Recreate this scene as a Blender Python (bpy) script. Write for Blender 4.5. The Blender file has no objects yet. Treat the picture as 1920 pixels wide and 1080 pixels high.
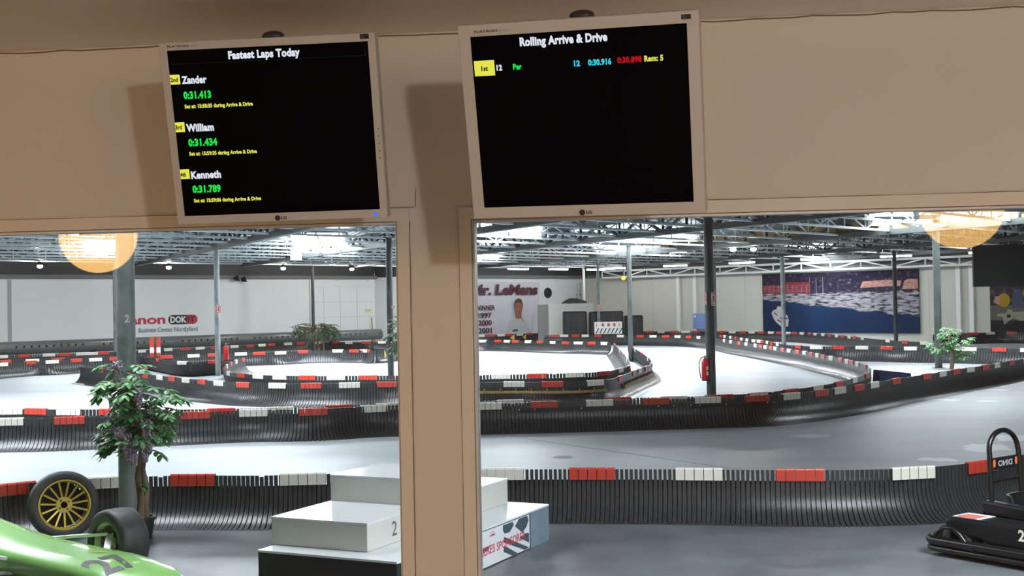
import bpy, bmesh, math, random
from mathutils import Vector, Matrix
random.seed(7)
S = bpy.context.scene
COL = S.collection

# ------------------------------------------------------------------ camera, world, exposure
cam_d = bpy.data.cameras.new('camera')
cam_d.sensor_width = 36.0
cam_d.lens = 2300.0 / 1920.0 * 36.0
cam_d.clip_start = 0.05
cam_d.clip_end = 300
cam = bpy.data.objects.new('camera', cam_d)
COL.objects.link(cam)
cx, cy, cz = (0.99235, 0.122086, -0.018323), (0.019778, -0.01071, 0.999747), (0.121859, -0.992462, -0.013042)
cam.matrix_world = Matrix(((cx[0], cy[0], cz[0], 0.0), (cx[1], cy[1], cz[1], 0.0), (cx[2], cy[2], cz[2], 2.05), (0, 0, 0, 1)))
S.camera = cam
S.view_settings.view_transform = 'Standard'
S.view_settings.look = 'None'
S.view_settings.exposure = 0.0
S.view_settings.gamma = 1.0
S.view_settings.use_curve_mapping = False
S.cycles.use_denoising = True
S.cycles.max_bounces = 8
S.cycles.transparent_max_bounces = 12
S.cycles.sample_clamp_indirect = 6.0
S.cycles.caustics_reflective = False
S.cycles.caustics_refractive = False
W = bpy.data.worlds.new('world')
S.world = W
W.use_nodes = True
W.node_tree.nodes['Background'].inputs[0].default_value = (0.62, 0.72, 0.8, 1)
W.node_tree.nodes['Background'].inputs[1].default_value = 0.6

SKY = 30.0          # skylight panes
GLOBE = 17.0         # amber globe lamps of the viewing room

def light(name, kind, loc, energy, color, size=0.1, target=None, spot=None):
    d = bpy.data.lights.new(name, kind)
    d.energy = energy
    d.color = color
    if kind == 'AREA':
        d.shape = 'DISK'
        d.size = size
    else:
        d.shadow_soft_size = size
    if spot:
        d.spot_size = spot
        d.spot_blend = 0.5
    o = bpy.data.objects.new(name, d)
    COL.objects.link(o)
    o.location = loc
    if target:
        o.rotation_euler = (Vector(target) - Vector(loc)).to_track_quat('-Z', 'Y').to_euler()
    return o

# the viewing room's own ceiling spotlight (its fitting is built with the room)
light('ceiling_bulb_light', 'POINT', (0.55, -0.30, 2.53), 51, (1.0, 0.90, 0.83), 0.04)

# ------------------------------------------------------------------ materials
MATS = {}
def mat(name, col, rough=0.5, metal=0.0, noise=None, bump=None, spec=0.5, coat=0.0, emit=None, es=0.0, sampling=None):
    if name in MATS:
        return MATS[name]
    m = bpy.data.materials.new(name)
    m.use_nodes = True
    nt = m.node_tree
    b = nt.nodes['Principled BSDF']
    b.inputs['Base Color'].default_value = (*col, 1)
    b.inputs['Roughness'].default_value = rough
    b.inputs['Metallic'].default_value = metal
    b.inputs['Specular IOR Level'].default_value = 0.08 if name.startswith(('print_', 'poster_')) else spec
    if coat:
        b.inputs['Coat Weight'].default_value = coat
        b.inputs['Coat Roughness'].default_value = 0.06
    if emit:
        b.inputs['Emission Color'].default_value = (*emit, 1)
        b.inputs['Emission Strength'].default_value = es
    if noise or bump:
        tc = nt.nodes.new('ShaderNodeTexCoord')
    if noise:
        sc, col2, lo, hi = noise[:4]
        n = nt.nodes.new('ShaderNodeTexNoise')
        n.inputs['Scale'].default_value = sc
        n.inputs['Detail'].default_value = 6
        n.inputs['Roughness'].default_value = 0.6
        mp = nt.nodes.new('ShaderNodeMapping')
        if len(noise) > 4:
            mp.inputs['Scale'].default_value = noise[4]
        nt.links.new(tc.outputs['Object'], mp.inputs[0])
        nt.links.new(mp.outputs[0], n.inputs['Vector'])
        r = nt.nodes.new('ShaderNodeValToRGB')
        r.color_ramp.elements[0].position = lo
        r.color_ramp.elements[1].position = hi
        r.color_ramp.elements[0].color = (*col, 1)
        r.color_ramp.elements[1].color = (*col2, 1)
        nt.links.new(n.outputs['Fac'], r.inputs[0])
        nt.links.new(r.outputs[0], b.inputs['Base Color'])
    if bump:
        n2 = nt.nodes.new('ShaderNodeTexNoise')
        n2.inputs['Scale'].default_value = bump[0]
        n2.inputs['Detail'].default_value = 5
        nt.links.new(tc.outputs['Object'], n2.inputs['Vector'])
        bp = nt.nodes.new('ShaderNodeBump')
        bp.inputs['Strength'].default_value = bump[1]
        bp.inputs['Distance'].default_value = bump[2] if len(bump) > 2 else 0.02
        nt.links.new(n2.outputs['Fac'], bp.inputs['Height'])
        nt.links.new(bp.outputs[0], b.inputs['Normal'])
    if sampling:
        m.cycles.emission_sampling = sampling
    MATS[name] = m
    return m

def emat(name, col, st, sampling='NONE'):
    if name in MATS:
        return MATS[name]
    m = bpy.data.materials.new(name)
    m.use_nodes = True
    nt = m.node_tree
    nt.nodes.remove(nt.nodes['Principled BSDF'])
    e = nt.nodes.new('ShaderNodeEmission')
    e.inputs[0].default_value = (*col, 1)
    e.inputs[1].default_value = st
    nt.links.new(e.outputs[0], nt.nodes['Material Output'].inputs[0])
    m.cycles.emission_sampling = sampling
    MATS[name] = m
    return m

def glass_mat():
    m = bpy.data.materials.new('window_glass')
    m.use_nodes = True
    nt = m.node_tree
    nt.nodes.remove(nt.nodes['Principled BSDF'])
    t = nt.nodes.new('ShaderNodeBsdfTransparent')
    t.inputs[0].default_value = (0.985, 0.99, 0.988, 1)
    g = nt.nodes.new('ShaderNodeBsdfGlossy')
    g.inputs['Roughness'].default_value = 0.0
    lw = nt.nodes.new('ShaderNodeFresnel')
    lw.inputs['IOR'].default_value = 1.40
    mx = nt.nodes.new('ShaderNodeMixShader')
    nt.links.new(lw.outputs[0], mx.inputs[0])
    nt.links.new(t.outputs[0], mx.inputs[1])
    nt.links.new(g.outputs[0], mx.inputs[2])
    nt.links.new(mx.outputs[0], nt.nodes['Material Output'].inputs[0])
    return m

M_GLASS = glass_mat()
M_WALL = mat('viewing_room_plaster', (0.79, 0.755, 0.705), 0.75, noise=(3.0, (0.75, 0.715, 0.665), 0.3, 0.7), bump=(60, 0.12, 0.004), spec=0.2)
M_CEIL = mat('viewing_room_ceiling_paint', (0.88, 0.85, 0.82), 0.8, bump=(70, 0.25, 0.004), spec=0.2)
M_TRIM = mat('window_casing_paint', (0.82, 0.77, 0.70), 0.45, spec=0.3)
M_FRAME = mat('window_frame_paint', (0.80, 0.80, 0.80), 0.35)
M_RFLOOR = mat('viewing_room_floor', (0.50, 0.45, 0.40), 0.5)
M_PAD = mat('paddock_asphalt', (0.10, 0.106, 0.116), 0.34, noise=(2.2, (0.17, 0.18, 0.195), 0.38, 0.72), bump=(90, 0.12, 0.01), spec=0.5)
M_RBACK = mat('viewing_room_back_wall', (0.62, 0.58, 0.54), 0.8)
M_CRACK = mat('plaster_crack', (0.22, 0.15, 0.11), 0.9)
M_FLOOR = mat('hall_floor_paint', (0.33, 0.352, 0.372), 0.46, noise=(0.55, (0.42, 0.445, 0.465), 0.35, 0.7, (0.5, 1.4, 1)), bump=(9, 0.05, 0.01), spec=0.6)
M_LWALL = mat('hall_wall_paint', (0.74, 0.77, 0.775), 0.6, noise=(0.35, (0.68, 0.72, 0.725), 0.35, 0.75))
M_RWALL = mat('hall_wall_beige_paint', (0.57, 0.555, 0.50), 0.65, noise=(0.5, (0.52, 0.505, 0.45), 0.35, 0.75))
M_DARKWALL = mat('hall_side_wall_paint', (0.33, 0.34, 0.34), 0.7)
M_SEAM = mat('wall_panel_seam', (0.33, 0.35, 0.35), 0.7)
M_DECK = mat('roof_deck_metal', (0.013, 0.014, 0.015), 0.7)
M_UPPER = mat('upper_wall_painted_shade', (0.035, 0.038, 0.04), 0.6)
M_TRUSS = mat('roof_truss_paint', (0.035, 0.041, 0.04), 0.5)
M_JOIST = mat('roof_joist_steel', (0.62, 0.68, 0.69), 0.45)
M_SKY = emat('skylight_daylight', (0.86, 0.94, 1.0), SKY, 'FRONT_BACK')
M_BROWN = mat('roof_insulation_board', (0.34, 0.22, 0.10), 0.9, noise=(3, (0.18, 0.11, 0.05), 0.4, 0.7))
M_POST = mat('post_paint', (0.055, 0.066, 0.064), 0.45, noise=(5, (0.03, 0.034, 0.033), 0.42, 0.62, (1, 1, 0.35)))
M_POSTL = mat('post_light_paint', (0.25, 0.275, 0.275), 0.45, noise=(4, (0.10, 0.11, 0.105), 0.5, 0.68, (1, 1, 0.5)))
M_WHITE = mat('white_paint', (0.78, 0.78, 0.76), 0.45)
M_BLACK = mat('black_plastic', (0.013, 0.0135, 0.015), 0.4, spec=0.4)
M_BACKING = mat('barrier_backing', (0.006, 0.006, 0.007), 0.7)
M_SLAT = mat('barrier_slat_plastic', (0.030, 0.031, 0.033), 0.33, noise=(14, (0.048, 0.049, 0.052), 0.45, 0.75), spec=0.45)
M_RED = mat('red_cap_plastic', (0.55, 0.05, 0.03), 0.4)
M_CREAM = mat('cream_cap_plastic', (0.79, 0.745, 0.64), 0.42)
M_BEAM = mat('weathered_wood', (0.36, 0.23, 0.08), 0.7, noise=(8, (0.22, 0.14, 0.05), 0.4, 0.7))
M_YELLOW = mat('yellow_paint', (0.75, 0.52, 0.10), 0.5)

# ------------------------------------------------------------------ mesh helpers
class MB:
    def __init__(s):
        s.v, s.f = [], []
    def add(s, vs, fs):
        n = len(s.v)
        s.v += [tuple(v) for v in vs]
        s.f += [tuple(i + n for i in f) for f in fs]
        return s
    def box(s, a, b, M=None):
        vs = [Vector((x, y, z)) for x in (a[0], b[0]) for y in (a[1], b[1]) for z in (a[2], b[2])]
        if M:
            vs = [M @ v for v in vs]
        return s.add(vs, [(0, 1, 3, 2), (4, 6, 7, 5), (0, 4, 5, 1), (2, 3, 7, 6), (0, 2, 6, 4), (1, 5, 7, 3)])
    def bar(s, p, q, w, h=None, up=(0, 0, 1)):
        h = h or w
        p, q = Vector(p), Vector(q)
        d = (q - p).normalized()
        up = Vector(up)
        if abs(d.dot(up)) > 0.98:
            up = Vector((1, 0, 0))
        x = d.cross(up).normalized()
        y = x.cross(d)
        vs = [c + x * (i * w / 2) + y * (j * h / 2) for c in (p, q) for i, j in ((-1, -1), (1, -1), (1, 1), (-1, 1))]
        return s.add(vs, [(3, 2, 1, 0), (4, 5, 6, 7), (0, 1, 5, 4), (1, 2, 6, 5), (2, 3, 7, 6), (3, 0, 4, 7)])
    def tube(s, pts, r, n=8, closed=False, caps=True):
        pts = [Vector(p) for p in pts]
        rs = r if isinstance(r, (list, tuple)) else [r] * len(pts)
        vs, fs = [], []
        N = len(pts)
        px = None
        for i, p in enumerate(pts):
            a = pts[(i - 1) % N] if (closed or i > 0) else p
            c = pts[(i + 1) % N] if (closed or i < N - 1) else p
            d = (c - a).normalized()
            if px is None:
                ref = Vector((0, 0, 1)) if abs(d.z) < 0.9 else Vector((1, 0, 0))
                px = d.cross(ref).normalized()
            px = (px - d * px.dot(d)).normalized()
            py = d.cross(px)
            for k in range(n):
                t = 2 * math.pi * k / n
                vs.append(p + (px * math.cos(t) + py * math.sin(t)) * rs[i])
        for i in range(N if closed else N - 1):
            j = (i + 1) % N
            for k in range(n):
                l = (k + 1) % n
                fs.append((i * n + k, i * n + l, j * n + l, j * n + k))
        if caps and not closed:
            fs.append(tuple(range(n - 1, -1, -1)))
            fs.append(tuple((N - 1) * n + k for k in range(n)))
        return s.add(vs, fs)
    def lathe(s, prof, n=32, M=None, closed=False):
        vs, fs = [], []
        for (r, z) in prof:
            for k in range(n):
                t = 2 * math.pi * k / n
                vs.append(Vector((r * math.cos(t), r * math.sin(t), z)))
        m = len(prof)
        for i in range(m if closed else m - 1):
            j = (i + 1) % m
            for k in range(n):
                l = (k + 1) % n
                fs.append((i * n + k, i * n + l, j * n + l, j * n + k))
        if not closed:
            if prof[0][0] > 1e-6:
                fs.append(tuple(range(n - 1, -1, -1)))
            if prof[-1][0] > 1e-6:
                fs.append(tuple((m - 1) * n + k for k in range(n)))
        if M:
            vs = [M @ v for v in vs]
        return s.add(vs, fs)
    def prism(s, poly, d0, d1, M=None):
        # poly in local XZ, extruded along local Y from d0 to d1
        n = len(poly)
        vs = [Vector((x, d0, z)) for x, z in poly] + [Vector((x, d1, z)) for x, z in poly]
        if M:
            vs = [M @ v for v in vs]
        fs = [tuple(range(n)), tuple(range(2 * n - 1, n - 1, -1))] + [(i, i + n, (i + 1) % n + n, (i + 1) % n) for i in range(n)]
        return s.add(vs, fs)
    def ball(s, c, r, n=8, m=6, sc=(1, 1, 1)):
        prof = [(max(1e-4, r * math.sin(math.pi * i / m)), -r * math.cos(math.pi * i / m)) for i in range(m + 1)]
        return s.lathe(prof, n, Matrix.Translation(Vector(c)) @ Matrix.Diagonal((*sc, 1)))
    def build(s, name, m, parent=None, smooth=False, fix=True):
        me = bpy.data.meshes.new(name)
        me.from_pydata(s.v, [], s.f)
        if fix:
            bm = bmesh.new()
            bm.from_mesh(me)
            bmesh.ops.recalc_face_normals(bm, faces=bm.faces)
            bm.to_mesh(me)
            bm.free()
        if smooth:
            me.polygons.foreach_set('use_smooth', [True] * len(me.polygons))
            me.set_sharp_from_angle(angle=math.radians(40))
        me.materials.append(m)
        me.update()
        o = bpy.data.objects.new(name, me)
        COL.objects.link(o)
        if parent:
            o.parent = parent
        return o

def bevel(o, w, seg=2):
    md = o.modifiers.new('edge_round', 'BEVEL')
    md.width = w
    md.segments = seg
    md.limit_method = 'ANGLE'
    return o

def thing(name, label, cat, loc=(0, 0, 0), rz=0.0, group=None, M=None):
    o = bpy.data.objects.new(name, None)
    o.empty_display_size = 0.1
    COL.objects.link(o)
    if M is not None:
        o.matrix_world = M
    else:
        o.location = loc
        o.rotation_euler = (0, 0, rz)
    return tag(o, label, cat, group)

def tag(o, label, cat, group=None):
    o['label'] = label
    o['category'] = cat
    if group:
        o['group'] = group
    return o

def struct(o):
    o['kind'] = 'structure'
    return o

def plab(o, label):
    o['label'] = label
    return o

def copy_tree(o, parent=None):
    c = o.copy()
    COL.objects.link(c)
    if parent:
        c.parent = parent
    for ch in [x for x in bpy.data.objects if x.parent == o]:
        copy_tree(ch, c)
    return c

_cap = {}
def text_data(s, bold, shear=0.0, space=1.0):
    cu = bpy.data.curves.new('t', 'FONT')
    cu.body = s
    cu.offset = bold
    cu.shear = shear
    cu.space_character = space
    cu.resolution_u = 3
    o = bpy.data.objects.new('t', cu)
    COL.objects.link(o)
    dg = bpy.context.evaluated_depsgraph_get()
    dg.update()
    me = bpy.data.meshes.new_from_object(o.evaluated_get(dg))
    bpy.data.objects.remove(o)
    bpy.data.curves.remove(cu)
    return me

def lettering(s, m, parent, M, x0, z0, width, height, bold=0.02, shear=0.0, name='lettering', flip=False, space=1.0):
    """letters lying in the local XZ plane of M, facing -Y; height is that of a capital"""
    me = text_data(s, bold, shear, space)
    k = (bold, shear)
    if k not in _cap:
        h = text_data('H', bold)
        _cap[k] = (min(v.co.y for v in h.vertices), max(v.co.y for v in h.vertices))
        bpy.data.meshes.remove(h)
    b, t = _cap[k]
    xs = [v.co.x for v in me.vertices]
    a, c = min(xs), max(xs)
    for v in me.vertices:
        x = (v.co.x - a) / (c - a) * width
        if flip:
            x = width - x
        v.co = M @ Vector((x0 + x, 0.0, z0 + (v.co.y - b) / (t - b) * height))
    me.name = name
    me.materials.clear()
    me.materials.append(m)
    o = bpy.data.objects.new(name, me)
    COL.objects.link(o)
    o.parent = parent
    return o

I4 = Matrix.Identity(4)
def Tr(x, y, z):
    return Matrix.Translation((x, y, z))
def frame(o, X, Y, Z):
    return Matrix(((X[0], Y[0], Z[0], o[0]), (X[1], Y[1], Z[1], o[1]), (X[2], Y[2], Z[2], o[2]), (0, 0, 0, 1)))

# hall directions
E1 = Vector((0.616, 0.788, 0)).normalized()
E2 = Vector((0.788, -0.616, 0)).normalized()
C0 = Vector((-14.565, 61.181, 0))
C1 = Vector((-12.949, 59.919, 0))
C2 = Vector((-4.499, 70.779, 0))
ZUP = Vector((0, 0, 1))
def wallM(w, s, z, off=0.0):
    c, x, y = {'L': (C0, E1, -E2), 'B': (C2, E1, -E2), 'R': (C2, E2, E1)}[w]
    p = c + x * s - y * off + ZUP * z
    return frame(p, x, y, ZUP)

# ------------------------------------------------------------------ the hall shell
o = struct(MB().box((-38, 2.75, -0.1), (42, 90, 0.0)).build('floor', M_FLOOR))
WH = 3.52
def wall_strip(name, p, q, th, nrm, m, z1=WH):
    n = Vector(nrm) * th
    p, q = Vector(p), Vector(q)
    mb = MB()
    vs = [p, q, q + n, p + n]
    mb.add([v for v in vs] + [v + ZUP * z1 for v in vs], [(0, 1, 2, 3), (7, 6, 5, 4), (0, 4, 5, 1), (1, 5, 6, 2), (2, 6, 7, 3), (3, 7, 4, 0)])
    return struct(mb.build(name, m))
wall_strip('wall_back_left', C0 - E1 * 36, C0, 0.25, -E2, M_LWALL)
wall_strip('wall_back_return', C0, C1, 0.25, E1, M_LWALL)
wall_strip('wall_back_middle', C1, C2, 0.25, -E2, M_LWALL)
wall_strip('wall_back_right', C2, C2 + E2 * 62, 0.25, E1, M_RWALL)
wall_strip('wall_left', (-36, 2.75, 0), (-36, 36, 0), 0.2, (-1, 0, 0), M_DARKWALL, 4.57)
wall_strip('wall_right', (41, 2.75, 0), (41, 38, 0), 0.2, (1, 0, 0), M_DARKWALL, 4.57)
# upper wall up to the roof, the shadow there painted in as dark colour
for n_, p_, q_, d_ in (('wall_upper_left', C0 - E1 * 36, C0, -E2), ('wall_upper_return', C0, C1, E1), ('wall_upper_middle', C1, C2, -E2), ('wall_upper_right', C2, C2 + E2 * 62, E1)):
    wall_strip(n_, p_ + ZUP * 3.52 + d_ * 0.02, q_ + ZUP * 3.52 + d_ * 0.02, 0.2, d_, M_UPPER, 1.05)
# wall details: seams, pilasters, door panels
mb = MB()
for s_, w_ in ((-18.75, 0.16), (-4.05, 0.06)):
    mb.box((s_, -0.012, 0), (s_ + w_, 0, 3.4), wallM('L', 0, 0))
struct(mb.build('trim_1', M_SEAM))
mb = MB()
for s_ in (-3.2, -2.2, -1.15):
    mb.box((s_, -0.01, 0.0), (s_ + 0.02, 0, 3.05), wallM('L', 0, 0))
for z_ in (1.55, 2.3, 3.05):
    mb.box((-3.9, -0.01, z_), (-0.1, 0, z_ + 0.02), wallM('L', 0, 0))
struct(mb.build('trim_2', mat('seam_light', (0.5, 0.52, 0.52), 0.7)))
for i, s_ in enumerate((6.75, 7.85, 22.35, 22.95)):
    struct(MB().box((s_, -0.16, 0), (s_ + 0.2, 0, 3.5), wallM('R', 0, 0)).build('column_trim', M_WHITE))
mb = MB()
for s_ in range(0, 30, 2):
    mb.box((s_ + 1.0, -0.006, 0), (s_ + 1.02, 0, 3.4), wallM('R', 0, 0))
struct(mb.build('trim_3', mat('seam_beige', (0.45, 0.44, 0.40), 0.7)))
mb = MB()
for c_, d_, l_ in ((C0, -E1, 34), (C1, E1, 13.7), (C2, E2, 60)):
    n_ = E2 if d_ != E2 else -E1
    mb.bar(c_ + n_ * 0.12 + ZUP * 3.52, c_ + d_ * l_ + n_ * 0.12 + ZUP * 3.52, 0.22, 0.16)
struct(mb.build('trim_4', mat('wall_head_rail', (0.13, 0.14, 0.14), 0.6)))

# ------------------------------------------------------------------ roof
struct(MB().box((-37, 2.9, 4.57), (42, 92, 4.67)).build('roof', M_DECK))
DT = Vector((-0.553, 0.833, 0)).normalized()     # trusses run this way
ET = Vector((0.833, 0.553, 0)).normalized()
DJ = Vector((0.771, 1.10, 0)).normalized()       # joists run this way
EJ = Vector((1.10, -0.771, 0)).normalized()
def inside(p):
    return p.y > 14 and (p - C0).dot(E2) > 0.3 and (p - C2).dot(E1) < -0.3 and -34 < p.x < 40 and not ((p - C1).dot(E2) < 0.3 and (p - C1).dot(E1) < 0)
def clip_line(c, d):
    ts = [t * 0.5 for t in range(-200, 240) if inside(c + d * (t * 0.5))]
    return (c + d * min(ts), c + d * max(ts)) if len(ts) > 6 else None
def lattice(p, q, z0, z1, ch, cw, step, web, m, name, zig=True):
    p, q = Vector(p), Vector(q)
    L = (q - p).length
    d = (q - p) / L
    mb = MB()
    mb.bar(p + ZUP * z0, q + ZUP * z0, cw, ch)
    mb.bar(p + ZUP * z1, q + ZUP * z1, cw, ch)
    n = max(1, int(L / step))
    for i in range(n):
        a = p + d * (L * i / n)
        b = p + d * (L * (i + 1) / n)
        mb.bar(a + ZUP * z0, a + ZUP * z1, web)
        if zig:
            mb.bar((a if i % 2 else b) + ZUP * z0, (b if i % 2 else a) + ZUP * z1, web)
    return mb.build(name, m, fix=False)
for off in (2.0, 8.8, 13.6, 19.2, 26.3, 34.2, 40.5):
    r_ = clip_line(ET * off, DT)
    if r_:
        struct(lattice(r_[0], r_[1], 3.98, 4.46, 0.16, 0.22, 1.15, 0.075, M_TRUSS, 'roof_truss'))
r_ = clip_line(ET * 26.3, DT)
mb = MB()
mb.bar(r_[0] + ZUP * 4.22 + ET * 0.03, r_[1] + ZUP * 4.22 + ET * 0.03, 0.02, 0.34)
struct(mb.build('trim_5', M_BROWN))
for k in range(-26, 13):
    r_ = clip_line(EJ * (k * 2.05 + 0.4), DJ)
    if r_:
        struct(lattice(r_[0], r_[1], 4.02, 4.52, 0.055, 0.13, 1.25, 0.035, M_JOIST, 'roof_joist'))
# white lattice girder along the right wall
struct(lattice(C2 - E1 * 0.7 + E2 * 2, C2 - E1 * 0.7 + E2 * 34, 3.42, 3.78, 0.10, 0.1, 1.6, 0.06, mat('girder_paint', (0.6, 0.61, 0.6), 0.5), 'roof_girder'))
VIS = [[(-16.9, 55.0), (-14.2, 56.2), (-10.9, 41.2), (-12.6, 40.4)],
       [(-7.0, 45.5), (-4.5, 46.7), (-3.7, 38.4), (-5.7, 37.5)],
       [(-2.3, 51.9), (1.6, 53.8), (1.4, 47.5), (-2.0, 46.0)],
       [(-3.4, 62.0), (1.2, 64.4), (1.3, 57.4), (-3.1, 55.3)],
       [(-10.4, 66.5), (-8.9, 67.4), (-7.2, 57.0), (-8.5, 56.3)],
       [(6.5, 39.9), (8.1, 40.5), (7.6, 38.1), (6.1, 37.5)],
       [(7.4, 45.1), (9.8, 46.2), (9.0, 42.1), (6.8, 41.2)],
       [(9.3, 43.1), (12.4, 44.3), (11.1, 39.5), (8.4, 38.5)],
       [(-24.7, 50.2), (-23.5, 50.8), (-18.3, 39.8), (-19.4, 39.2)],
       [(7.5, 72.0), (10.2, 73.6), (9.3, 69.0), (7.0, 67.8)]]
VIS = [[(x * 0.8365, y * 0.8365) for x, y in q] for q in VIS]
HID_FILL = [((1.6, 5.0), (3.8, 3.4)), ((-13, 14.5), (3, 4)), ((-6.7, 9.8), (2.3, 2.3)), ((-9.0, 16.5), (1.5, 3.0)), ((-10, 23), (3, 4.5)), ((-4.5, 24.5), (1.8, 3)),
       ((-18, 22), (3, 5)), ((-26, 26), (3, 5)), ((5.5, 23), (1.3, 2.2)), ((13.5, 23), (2, 3.5)), ((20, 25), (3, 5)), ((-32, 20), (3, 5))]
HID_FILL = [[(x, y), (x + a, y), (x + a, y + b), (x, y + b)] for (x, y), (a, b) in HID_FILL]  # unseen skylights, added to brighten the floor, far walls and near objects
QS = [(q, 4.25) for q in VIS] + [(q, 4.53) for q in HID_FILL]
for i, (q, zq) in enumerate(QS):
    # each skylight: a daylit pane under a dark kerb, with glazing bars
    win = MB()
    for a in range(4):
        p0, p1 = Vector((*q[a], zq)), Vector((*q[(a + 1) % 4], zq))
        win.bar(p0, p1, 0.12, 0.12)
    fr = struct(win.build('window_%d' % (i + 3), mat('skylight_kerb', (0.3, 0.32, 0.33), 0.5)))
    vs = [Vector((*p, zq + 0.015)) for p in q]
    pn = MB().add(vs + [v - ZUP * 0.03 for v in vs], [(0, 1, 2, 3), (7, 6, 5, 4), (0, 4, 5, 1), (1, 5, 6, 2), (2, 6, 7, 3), (3, 7, 4, 0)])
    pn.build('pane', M_SKY, fr)
    gb = MB()
    for k in range(1, 5):
        t = k / 5
        gb.bar(vs[0].lerp(vs[3], t) - ZUP * 0.05, vs[1].lerp(vs[2], t) - ZUP * 0.05, 0.06)
    gb.bar(vs[0].lerp(vs[1], 0.5) - ZUP * 0.05, vs[3].lerp(vs[2], 0.5) - ZUP * 0.05, 0.06)
    gb.build('glazing_bar', MATS['skylight_kerb'], fr)

# ------------------------------------------------------------------ the viewing room
ZH, ZC = 2.233, 2.64
WY0, WY1 = 2.60, 2.665
LX0, LX1, RX0, RX1, ZS = -3.0, -0.566, -0.405, 3.0, 1.15
mb = MB()
mb.box((-4.2, WY0, ZH), (4.2, WY1, 3.2))
mb.box((LX1, WY0, ZS), (RX0, WY1, ZH))
mb.box((-4.2, WY0, ZS), (LX0, WY1, ZH))
mb.box((RX1, WY0, ZS), (4.2, WY1, ZH))
mb.box((-4.2, WY0, -0.05), (4.2, WY1, ZS))
struct(mb.build('wall_front', M_WALL))
# the rest of the long wall between the viewing room and the hall
mb = MB()
mb.box((-37, 2.6, 0), (-4.2, 2.82, 5.0))
mb.box((4.2, 2.6, 0), (42, 2.82, 5.0))
mb.box((-4.2, 2.6, 3.2), (4.2, 2.82, 5.0))
struct(mb.build('wall_hall_front', M_DARKWALL))
struct(MB().box((-4.2, -4.5, ZC), (4.2, WY0, ZC + 0.08)).build('ceiling', M_CEIL))
struct(MB().box((-4.2, -4.5, 0.35), (4.2, WY0, 0.45)).build('floor_viewing_room', M_RFLOOR))
struct(MB().box((-4.3, -4.5, 0.45), (-4.2, WY0, ZC)).build('wall_room_left', M_RBACK))
struct(MB().box((4.2, -4.5, 0.45), (4.3, WY0, ZC)).build('wall_room_right', M_RBACK))
struct(MB().box((-4.3, -4.6, 0.45), (4.3, -4.5, ZC)).build('wall_back', M_RBACK))
# casings round the openings
CW = 0.026
mb = MB()
mb.box((LX0, WY0 - 0.006, ZH), (LX1 + CW, WY0, ZH + CW))
mb.box((LX1, WY0 - 0.006, ZS), (LX1 + CW, WY0, ZH))
struct(mb.build('trim_6', M_TRIM))
mb = MB()
mb.box((RX0 - CW, WY0 - 0.006, ZH), (RX1, WY0, ZH + CW))
mb.box((RX0 - CW, WY0 - 0.006, ZS), (RX0, WY0, ZH))
struct(mb.build('trim_7', M_TRIM))
# fine cracks along the casings and under the ceiling
def crack(mb, pts, w=0.0012):
    for a, b in zip(pts[:-1], pts[1:]):
        mb.bar((a[0], WY0 - 0.0008, a[1]), (b[0], WY0 - 0.0008, b[1]), w, w)
mb = MB()
rr = random.Random(3)
for x_ in (LX1 + CW + 0.001, RX0 - CW - 0.001):
    crack(mb, [(x_ + rr.uniform(-.0006, .0006), ZS + (ZH - ZS) * i / 26) for i in range(27)])
crack(mb, [(LX1 - 0.04 + 0.004 * i, ZH + 0.03 + rr.uniform(-.001, .001)) for i in range(20)])
crack(mb, [(LX1 + 0.04, ZH + 0.03), (LX1 + 0.042, ZH + 0.07)])
crack(mb, [(-3 + 0.1 * i, ZH + CW + 0.001 + rr.uniform(-.0008, .0008)) for i in range(25)])
crack(mb, [(RX0 + 0.1 * i, ZH + CW + 0.001 + rr.uniform(-.0008, .0008)) for i in range(30)])
crack(mb, [(-3.2 + 0.04 * i, ZC - 0.004 + rr.uniform(-.003, .002)) for i in range(160)], 0.0025)
struct(mb.build('trim_8', M_CRACK))
for i, (x0, x1) in enumerate(((LX0, LX1), (RX0, RX1))):
    mb = MB()
    y0, y1, w = WY0 + 0.006, WY0 + 0.040, 0.006
    mb.box((x0 + 0.001, y0, ZS + 0.001), (x0 + w, y1, ZH - 0.001))
    mb.box((x1 - w, y0, ZS + 0.001), (x1 - 0.001, y1, ZH - 0.001))
    mb.box((x0 + w + 0.0002, y0 + 0.0005, ZH - w), (x1 - w - 0.0002, y1, ZH - 0.001))
    mb.box((x0 + w + 0.0002, y0 + 0.0005, ZS + 0.001), (x1 - w - 0.0002, y1, ZS + w))
    fr = struct(mb.build('window_%d' % (i + 1), M_FRAME))
    MB().box((x0 + w, y0 + 0.024, ZS + w), (x1 - w, y0 + 0.030, ZH - w)).build('pane', M_GLASS, fr)

# amber globe lamps hanging behind the viewer (they show as reflections in the panes)
def globe(x, y, z, r, label, k=1.0):
    t = thing('globe_lamp', label, 'lamp', (x, y, z))
    MB().ball((0, 0, 0), r, 40, 24).build('globe', emat('amber_globe_glass_%d' % int(k * 100), (1.0, 0.56, 0.16), GLOBE * k, 'FRONT_BACK'), t, True)
    MB().tube([(0, 0, r - 0.01), (0, 0, ZC - z)], 0.008, 8).build('stem', M_BLACK, t)
    MB().lathe([(0.05, ZC - z - 0.03), (0.05, ZC - z)], 20).build('canopy', M_BLACK, t, True)
globe(-2.677, -0.321, 2.414, 0.179, 'amber globe lamp at the left of the viewing room, mirrored in the left pane', 1.08)
globe(1.330, -0.41, 2.441, 0.181, 'amber globe lamp at the right of the viewing room, mirrored in the right pane', 0.85)
t = thing('ceiling_bulb', 'small bare ceiling bulb in front of the two monitors', 'lamp', (0.55, -0.30, ZC))
MB().lathe([(0.04, -0.02), (0.04, 0)], 20).build('canopy', M_WHITE, t)
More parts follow.
